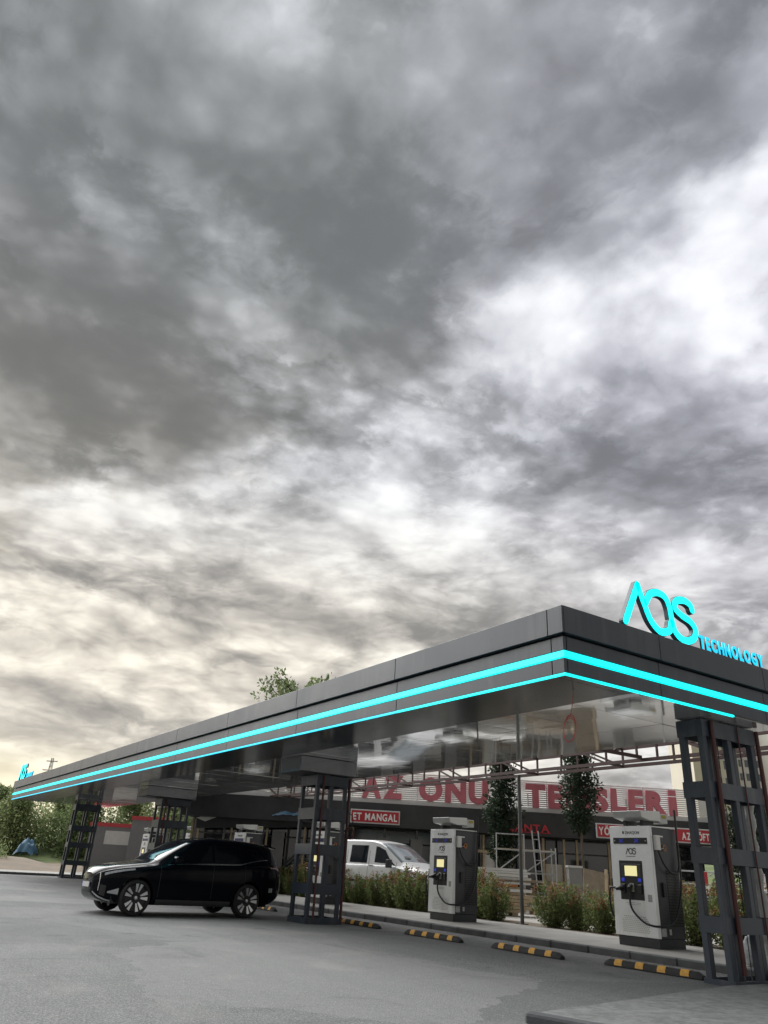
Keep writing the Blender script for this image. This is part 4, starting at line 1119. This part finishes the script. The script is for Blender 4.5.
BT = 36.0; G0 = .10
rest = thing('restaurant_building', 'long low restaurant with white slatted parapet and dark shopfront', 'building', plot(-8, BT, G0), YB)
S0 = -8.0
def RB(s0, s1, t0, t1, z0, z1): return B(s0 - S0, s1 - S0, t0 - BT, t1 - BT, z0 - G0, z1 - G0)
RB(-8, 15.6, 37.6, 50, G0, 3.95).build('wall', M_WALLG, rest)
RB(-8.2, 15.8, 36.05, 50.2, 3.96, 4.08).build('roof', M_ROOFG, rest)
RB(-8.2, 15.8, 35.90, 36.04, 3.98, 4.18).build('parapet_beam', M_SLAT, rest)
slm = B(0, 23.9, 0, .03, 0, .064).mesh('slat', M_SLAT)
for k in range(13): link('slat', slm, rest, (-8.15 - S0, 36.0 - BT, 4.215 + k * .088 - G0))
for k in range(17): RB(-8.1 + k * 1.48, -8.05 + k * 1.48, 36.035, 36.085, 4.09, 5.36).build('parapet_post', M_SLAT, rest)
RB(-8.1, 15.7, 35.55, 35.80, 2.98, 3.95).build('dark_fascia', M_DARKF, rest)
RB(-8.1, 15.7, 35.80, 37.6, 3.0, 3.08).build('soffit', M_DARKF, rest)
# shopfront: bays of glass between posts, stall risers, some open timber bays
rnd = random.Random(6)
for k in range(16):
    a = -8 + k * 1.48
    RB(a, a + .09, 37.3, 37.42, G0, 2.98).build('shop_post', rnd.choice([M_DARKF, M_WALLG, M_WOOD2]), rest)
    w_ = RB(a + .10, a + 1.47, 37.36, 37.40, .75, 2.35).build('shop_window', M_SHOP, rest)
    RB(a + .10, a + 1.47, 37.33, 37.355, 1.5, 1.55).build('glazing_bar', M_WALLG, w_)
    RB(a + .10, a + 1.47, 37.36, 37.40, 2.42, 2.95).build('transom_window', M_SHOP, rest)
    RB(a + .10, a + 1.47, 37.36, 37.42, G0, .72).build('stall_riser', rnd.choice([M_WALLG, M_WALLC, M_WOOD2]), rest)
for a in (-4.2, -2.3, .6, 2.1, 3.6): RB(a, a + .55, 36.9, 37.0, .3, 2.6).build('pale_panel', M_WALLG, rest)

# bare timber door frames and posts of the unfinished bays
for a, w_ in ((4.75, .10), (5.35, .08), (5.95, .10), (7.1, .08), (8.05, .10), (9.0, .08)): RB(a, a + w_, 36.6, 36.7, G0, 2.95).build('timber_post', M_WOOD2, rest)
RB(4.75, 6.05, 36.58, 36.595, 2.2, 2.32).build('timber_rail', M_WOOD2, rest); RB(7.1, 9.1, 36.58, 36.595, 1.1, 1.22).build('timber_rail', M_WOOD2, rest)
RB(5.45, 5.92, 36.72, 36.75, .3, 2.2).build('door_leaf', M_BOARDW, rest); RB(8.2, 8.95, 36.72, 36.76, .3, 1.9).build('stacked_panel', M_WALLC, rest)
RB(11.2, 12.6, 36.75, 36.8, .3, 1.3).build('counter', M_WALLC, rest); RB(1.9, 3.4, 36.75, 36.8, .3, 1.2).build('counter', M_BOARDW, rest)

def wallsign(name, label, s0, s1, t_, z0, z1, m, rz=0):
    o = thing(name, label, 'sign', plot(s0, t_, z0), YB + rz)
    if m: 
        B(0, s1 - s0, 0, .08, 0, z1 - z0).build('sign_frame', M_FRAME, o, bevel=.01)
        B(.05, s1 - s0 - .05, -.006, -.001, .05, z1 - z0 - .05).build('sign_board', m, o)
    return o
sg = wallsign('roof_letters', 'row of big faded red letters on the white slatted parapet', -.3, 14.1, 35.82, 4.24, 5.2, None)
for tx, a, b in (('AZ', -.25, 1.62), ('ONU', 2.33, 5.50), ('TESİSLERİ', 7.20, 14.08)):
    lettering(tx, a + .3, b + .3, 0, 1.26, .10, M_REDL, sg, y=0, bold=.075)
for k in range(10): B(.1 + k * 1.5, .14 + k * 1.5, .055, .17, -.03, .5).build('letter_bracket', M_FRAME, sg)
sg = wallsign('hanging_sign', 'red ET MANGAL sign with white frame above the white van', -.68, 1.50, 35.2, 3.06, 3.62, M_REDB)
lettering('ET MANGAL', .12, 2.06, .135, .40, .01, M_WHITEP, sg, y=-.012, bold=.012)
sg = wallsign('hanging_sign', 'long red sign reading KÖFTE behind the nearest charger', 10.1, 15.25, 35.0, 3.02, 3.62, M_REDB)
lettering('YÖRE', .10, .95, .14, .44, .01, M_WHITEP, sg, y=-.012, bold=.012)
lettering('AZ KÖFTE', 3.74, 5.08, .14, .40, .01, M_WHITEP, sg, y=-.012, bold=.012)
sg = wallsign('small_letters', 'small red unlit letters on the dark fascia above the scaffold', 6.3, 8.2, 35.5, 3.12, 3.5, None)
lettering('LANTA', .05, 1.85, .02, .42, .05, mat('red_letter', (.50, .03, .04), .5), sg, y=-.01, bold=.01)
B(0, 1.9, .0, .04, -.03, .0).build('letter_rail', M_REDB, sg)

# scaffold
sc_ = thing('scaffold', 'silver tube scaffold standing before the shopfront', 'scaffold', plot(5.25, 32.2, G0), YB)
def tb(a, b, r_=.026): MB().tube([a, b], r_, 6).build('tube', M_GALV, sc_, smooth=True)
for x in (0, 1.1, 2.35):
    for y in (0, .75): tb((x, y, 0), (x, y, 2.75 if x < 2 else 2.3))
for z in (.5, 1.35, 2.15):
    for y in (0, .75): tb((0, y, z), (2.35, y, z))
    for x in (0, 1.1, 2.35): tb((x, 0, z), (x, .75, z))
tb((0, 0, 2.72), (1.1, 0, 2.72)); tb((0, 0, .5), (1.1, 0, 1.35)); tb((1.1, 0, 1.35), (2.35, 0, 2.15)); tb((0, .0, 1.35), (1.1, 0, 2.15)); tb((1.6, -.25, 0), (1.45, .1, 2.9)); tb((1.85, -.25, 0), (1.70, .1, 2.9))
for k in range(7): tb((1.6 - k * .02, -.25 + k * .05, .3 + k * .38), (1.85 - k * .02, -.25 + k * .05, .3 + k * .38), .016)
for k in range(2): B(.02, 2.3, .1 + k * .3, .37 + k * .3, 2.16, 2.20).build('plank', M_WOOD2, sc_)

# piles of boards
def pile(label, s, t_, rows, w, dpt, seed, rz=0):
    p_ = thing('board_pile', label, 'board pile', plot(s, t_, G0), YB + rz); py = random.Random(seed); z = 0
    for k in range(2): B(.3 + k * (w - .9), .5 + k * (w - .9), 0, dpt, 0, .12).build('bearer', M_WOOD2, p_)
    z = .12
    for m_, th in rows:
        o0 = py.uniform(-.25, .25); B(o0, w + o0 + py.uniform(-.3, .2), py.uniform(-.06, .06), dpt, z, z + th - .012).build('board', m_, p_); z += th
    return p_
pile('stack of white and orange building boards behind the hedge', 2.9, 27.6, [(M_WOOD2, .1)] * 6 + [(M_BOARDW, .10), (M_WOOD2, .06), (M_ORNG, .07), (M_BOARDW, .08), (M_WOOD, .05), (M_BOARDW, .09), (M_BOARDW, .10), (M_BOARDW, .07), (M_BOARDW, .09)], 2.7, .9, 3)
pile('low stack of timber boards right of the scaffold', 5.9, 30.0, [(M_WOOD2, .1), (M_BOARDW, .1), (M_WOOD, .08), (M_WOOD2, .1), (M_WOOD, .1)], 2.2, .8, 5)
ply = thing('plywood_sheet', 'plywood sheet leaning behind the hedge left of nearest charger', 'plywood', plot(8.05, 28.6, G0), YB)
sh = B(-.45, .45, -.012, .012, 0, 1.62).build('sheet', M_WOOD, ply); sh.rotation_euler = (R(-18), R(9), 0)
sh2 = B(.30, .40, -.05, -.015, 0, 1.74).build('batten', M_WOOD2, ply); sh2.rotation_euler = (R(-18), R(9), 0)
wb = thing('utility_box', 'small grey box standing between scaffold and plywood sheet', 'box', plot(8.15, 31.6, G0), YB)
B(-.25, .25, -.2, .2, 0, 1.62).build('box_body', M_WALLG, wb); B(-.28, .28, -.23, .23, 1.625, 1.70).build('box_lid', M_FRAME, wb)
st_ = thing('block_stack', 'stack of grey blocks left of the nearest charger head', 'block stack', plot(10.6, 33.0, G0), YB)
for k in range(9):
    for j in range(2): B(j * .42, j * .42 + .40, 0, .3, k * .24 + .001, k * .24 + .232).build('block', M_WALLG, st_, bevel=.008)
# silver fence right of the charger
fn = thing('tube_fence', 'silver tubular site fence behind the hedge, right of nearest charger', 'fence', plot(11.2, 29.0, G0), YB)
for k in range(5): MB().tube([(k * 1.3, 0, 0), (k * 1.3, 0, 1.75)], .03, 8).build('fence_post', M_GALV, fn, smooth=True)
for z in (.9, 1.3, 1.7): MB().tube([(0, 0, z), (5.2, 0, z)], .024, 8).build('fence_rail', M_GALV, fn, smooth=True)
for k in range(4): MB().tube([(k * 1.3, .0, .9), (k * 1.3 + 1.3, 0, 1.7)], .018, 6).build('fence_brace', M_GALV, fn, smooth=True)
cabw = thing('utility_cabinet', 'small white utility cabinet behind the right tower', 'cabinet', plot(14.45, 29.5, G0), YB)
B(0, .62, 0, .4, 0, 1.75).build('cabinet_body', M_BOARDW, cabw, bevel=.01); B(.08, .3, -.012, -.001, 1.3, 1.55).build('cabinet_vent', M_WALLG, cabw); B(.36, .5, -.012, -.001, 1.2, 1.6).build('cabinet_door', M_FRAME, cabw)
rb = thing('barrier_flag', 'small red and white barrier panel right of the nearest charger', 'barrier', plot(10.45, 25.2, G0), YB)
B(-.02, .02, -.02, .02, 0, 1.7).build('stick', M_GALV, rb); B(-.02, .16, -.035, -.025, 1.25, 1.62).build('panel', M_REDB, rb); B(-.02, .16, -.035, -.025, 1.0, 1.24).build('panel', M_WHITEP, rb)

# plastic bag and wrapped tube by the right tower
def bag():
    rng = np.random.default_rng(3); bm = bmesh.new(); bmesh.ops.create_icosphere(bm, subdivisions=3, radius=1)
    for v in bm.verts:
        c = v.co; f_ = 1 + rng.normal(0, .07); taper = 1 - .55 * max(0, c.z) ** 1.5
        v.co = Vector((c.x * .17 * f_ * taper, c.y * .14 * f_ * taper, max(-.17, c.z * .25 * f_ + .02)))
    for f in bm.faces: f.smooth = True
    me = bpy.data.meshes.new('plastic_bag'); bm.to_mesh(me); bm.free(); me.materials.append(mat('plastic_film', (.55, .58, .60), .3, var=.2, scale=14, bump=.8, bscale=18)); return me
bg_ = link('plastic_bag', bag(), None, (13.05, 8.35, .305)); tag(bg_, 'crumpled white plastic bag on the island behind the right tower foot', 'bag')
wtb = MB().tube(catmull([(0, 0, 0), (.02, .03, .9), (-.03, .02, 1.8), (.01, .0, 2.55)], 8), [.085 + .02 * math.sin(k * 1.7) for k in range(25)], 10)
wtb = wtb.build('wrapped_pipe', mat('grey_film_wrap', (.30, .31, .31), .45, var=.2, scale=7, bump=.8, bscale=14), None, smooth=True, loc=(13.05, 8.0, .13)); tag(wtb, 'pale film wrapped pipe standing upright behind the right tower', 'pipe')

# ------------------------------------------------------------------ sheds, cabins, far blocks
shd = thing('open_shed', 'open shed with sloping dark sheet roof and blue tarpaulin', 'shed', plot(-7.6, 38.0, G0), YB)
MB().raw([(0, -1.6, 2.85), (5.8, -1.6, 4.25), (5.8, 4, 4.45), (0, 4, 3.05), (0, -1.6, 2.79), (5.8, -1.6, 4.19), (5.8, 4, 4.39), (0, 4, 2.99)],
         [(0, 1, 2, 3), (7, 6, 5, 4), (0, 4, 5, 1), (1, 5, 6, 2), (2, 6, 7, 3), (3, 7, 4, 0)]).build('roof_sheet', M_DARKF, shd)
MB().raw([(-.05, -1.7, 2.84), (2.0, -1.7, 3.33), (1.9, -1.72, 3.12), (1.2, -1.73, 3.02), (.4, -1.72, 2.70)], [(0, 1, 2, 3, 4)]).build('pale_valance', M_BOARDW, shd)
for x in (0.1, 1.6, 3.2, 4.9): MB().bar((x, -1.5, 0), (x, -1.5, 2.83 + x * .24), .08).build('shed_post', M_WOOD2, shd)
for k in range(12): 
    if k in (4, 5): continue
    B(.15 + k * .46, .57 + k * .46, 1.2, 1.24, 0, 2.65).build('wall_board', random.Random(k).choice([M_WOOD2, M_WALLC, M_WALLC, M_BOARDW]), shd)
MB().bar((3.6, -1.7, .6), (5.6, -1.65, 2.6), .07).build('brace', M_DARKF, shd)
MB().bar((0, -1.62, 2.62), (5.6, -1.62, 2.95), .42, .05, (0, 1, 0)).build('awning_edge', M_DARKF, shd)
def tarp(name, label, loc, sx, sy, sz, seed, rz, m):
    rng = np.random.default_rng(seed); n = 14; vs = []; ph = rng.uniform(0, 6, 6)
    for j in range(n + 1):
        for i in range(n + 1):
            u, v = i / n * 2 - 1, j / n * 2 - 1; r2 = max(0, 1 - u * u * .9) * max(0, 1 - v * v * .9)
            z = sz * r2 ** .55 * (1 + .18 * math.sin(u * 7 + ph[0]) * math.cos(v * 6 + ph[1])) + .02 * math.sin(u * 15 + ph[2] + v * 9)
            vs.append((u * sx * (1 + .05 * math.sin(v * 8 + ph[3])), v * sy * (1 + .05 * math.sin(u * 9 + ph[4])), max(0.0, z)))
    fs = [(j * (n + 1) + i, j * (n + 1) + i + 1, (j + 1) * (n + 1) + i + 1, (j + 1) * (n + 1) + i) for j in range(n) for i in range(n)]
    o = MB().raw(vs, fs).build(name, m, None, smooth=True, loc=loc); o.rotation_euler.z = rz
    return tag(o, label, 'tarpaulin')
M_BTARP = mat('blue_tarp', (.06, .15, .24), .5, var=.25, scale=2, bump=.4, bscale=6)
tarp('tarpaulin', 'crumpled blue tarpaulin bundled on the shed awning', plot(-3.3, 35.9, 3.12), .85, .45, .38, 2, YB, M_BTARP)
tarp('tarpaulin', 'blue tarpaulin heap among the trees beyond the far kerb', plot(-25.6, 62.6, .75), .7, .6, 1.2, 5, YB, M_BTARP)
def cabin(label, s, t_, w, dpt, h):
    c = thing('site_cabin', label, 'cabin', plot(s, t_, .12), YB, 'grey site cabins')
    B(0, w, 0, dpt, .12, h).build('wall', mat('grey_cabin_wall', (.155, .155, .165), .6, var=.06), c)
    B(-.06, w + .06, -.06, dpt + .06, h + .001, h + .24).build('roof_trim', mat('cabin_red_trim', (.40, .03, .04), .5, var=.08), c)
    B(.1, w - .1, .1, dpt - .1, 0, .118).build('skid', M_BLACK, c)
    return c
c1 = cabin('lower grey site cabin with red trim and pale window panel', -18.9, 56.0, 2.95, 2.4, 2.85)
B(1.1, 2.8, -.02, -.001, 1.75, 2.6).build('window_panel', M_FRAME, c1)
c2 = cabin('taller grey site cabin with red trim beside the farthest charger', -15.9, 55.2, 2.6, 2.4, 3.35)

def block(label, s, t_, w, dpt, h, wall, cols, rows, blank=0, rz=0):
    b_ = thing('apartment_block', label, 'building', plot(s, t_, 2), YB + rz, 'far apartment blocks')
    B(0, w, 0, dpt, 0, h).build('wall', wall, b_)
    B(-.3, w + .3, -.3, dpt + .3, h + .01, h + .6).build('roof', M_ROOFG, b_)
    cw = (w - blank) / cols; rh_ = h / (rows + .5)
    wm = B(0, cw * .55, -.08, .02, 0, rh_ * .55).mesh('window', mat('far_window', (.10, .12, .14), .25, var=.2))
    for i in range(cols):
        for j in range(rows): link('window', wm, b_, (blank + cw * (i + .22), -.03, rh_ * (j + .45)))
    for j in range(1, rows): B(blank + .2, w - .2, -.14, -.001, rh_ * j - .12, rh_ * j + .12).build('floor_band', M_FRAME, b_)
    return b_
M_FARW = mat('far_white_wall', (.60, .58, .55), .8, var=.05, scale=.1)
M_FARC = mat('far_cream_wall', (.55, .50, .42), .8, var=.05, scale=.1)
block('cream apartment block seen just left through the right tower', 64.0, 152, 9.0, 12, 34, M_FARC, 3, 10, 4)
block('white apartment block with window grid behind the right tower', 74.5, 165, 9.5, 14, 32, M_FARW, 5, 11, 0)
block('pale blank sided apartment block at the right edge', 78.5, 140, 26, 14, 30, M_FARW, 3, 9, 20)
# lattice pylon far away on the left
py_ = thing('power_pylon', 'distant lattice power pylon above the far canopy end', 'pylon', plot(-121, 300, 0), YB); py_.scale = (.62, .62, .985)
for sx_ in (-1, 1):
    for sy_ in (-1, 1): MB().bar((sx_ * 2.6, sy_ * 2.6, 0), (sx_ * .5, sy_ * .5, 34), .28).build('leg', M_GALV, py_)
for k in range(9):
    z0, z1 = k * 3.7, k * 3.7 + 3.7; a, b = 2.6 - 2.1 * z0 / 34, 2.6 - 2.1 * z1 / 34
    MB().bar((-a, -a, z0), (b, -b, z1), .2).build('brace', M_GALV, py_); MB().bar((a, -a, z0), (-b, -b, z1), .2).build('brace', M_GALV, py_)
for z, w in ((29.5, 4.6), (32.8, 3.4)): MB().bar((-w, 0, z), (w, 0, z), .35).build('cross_arm', M_GALV, py_)
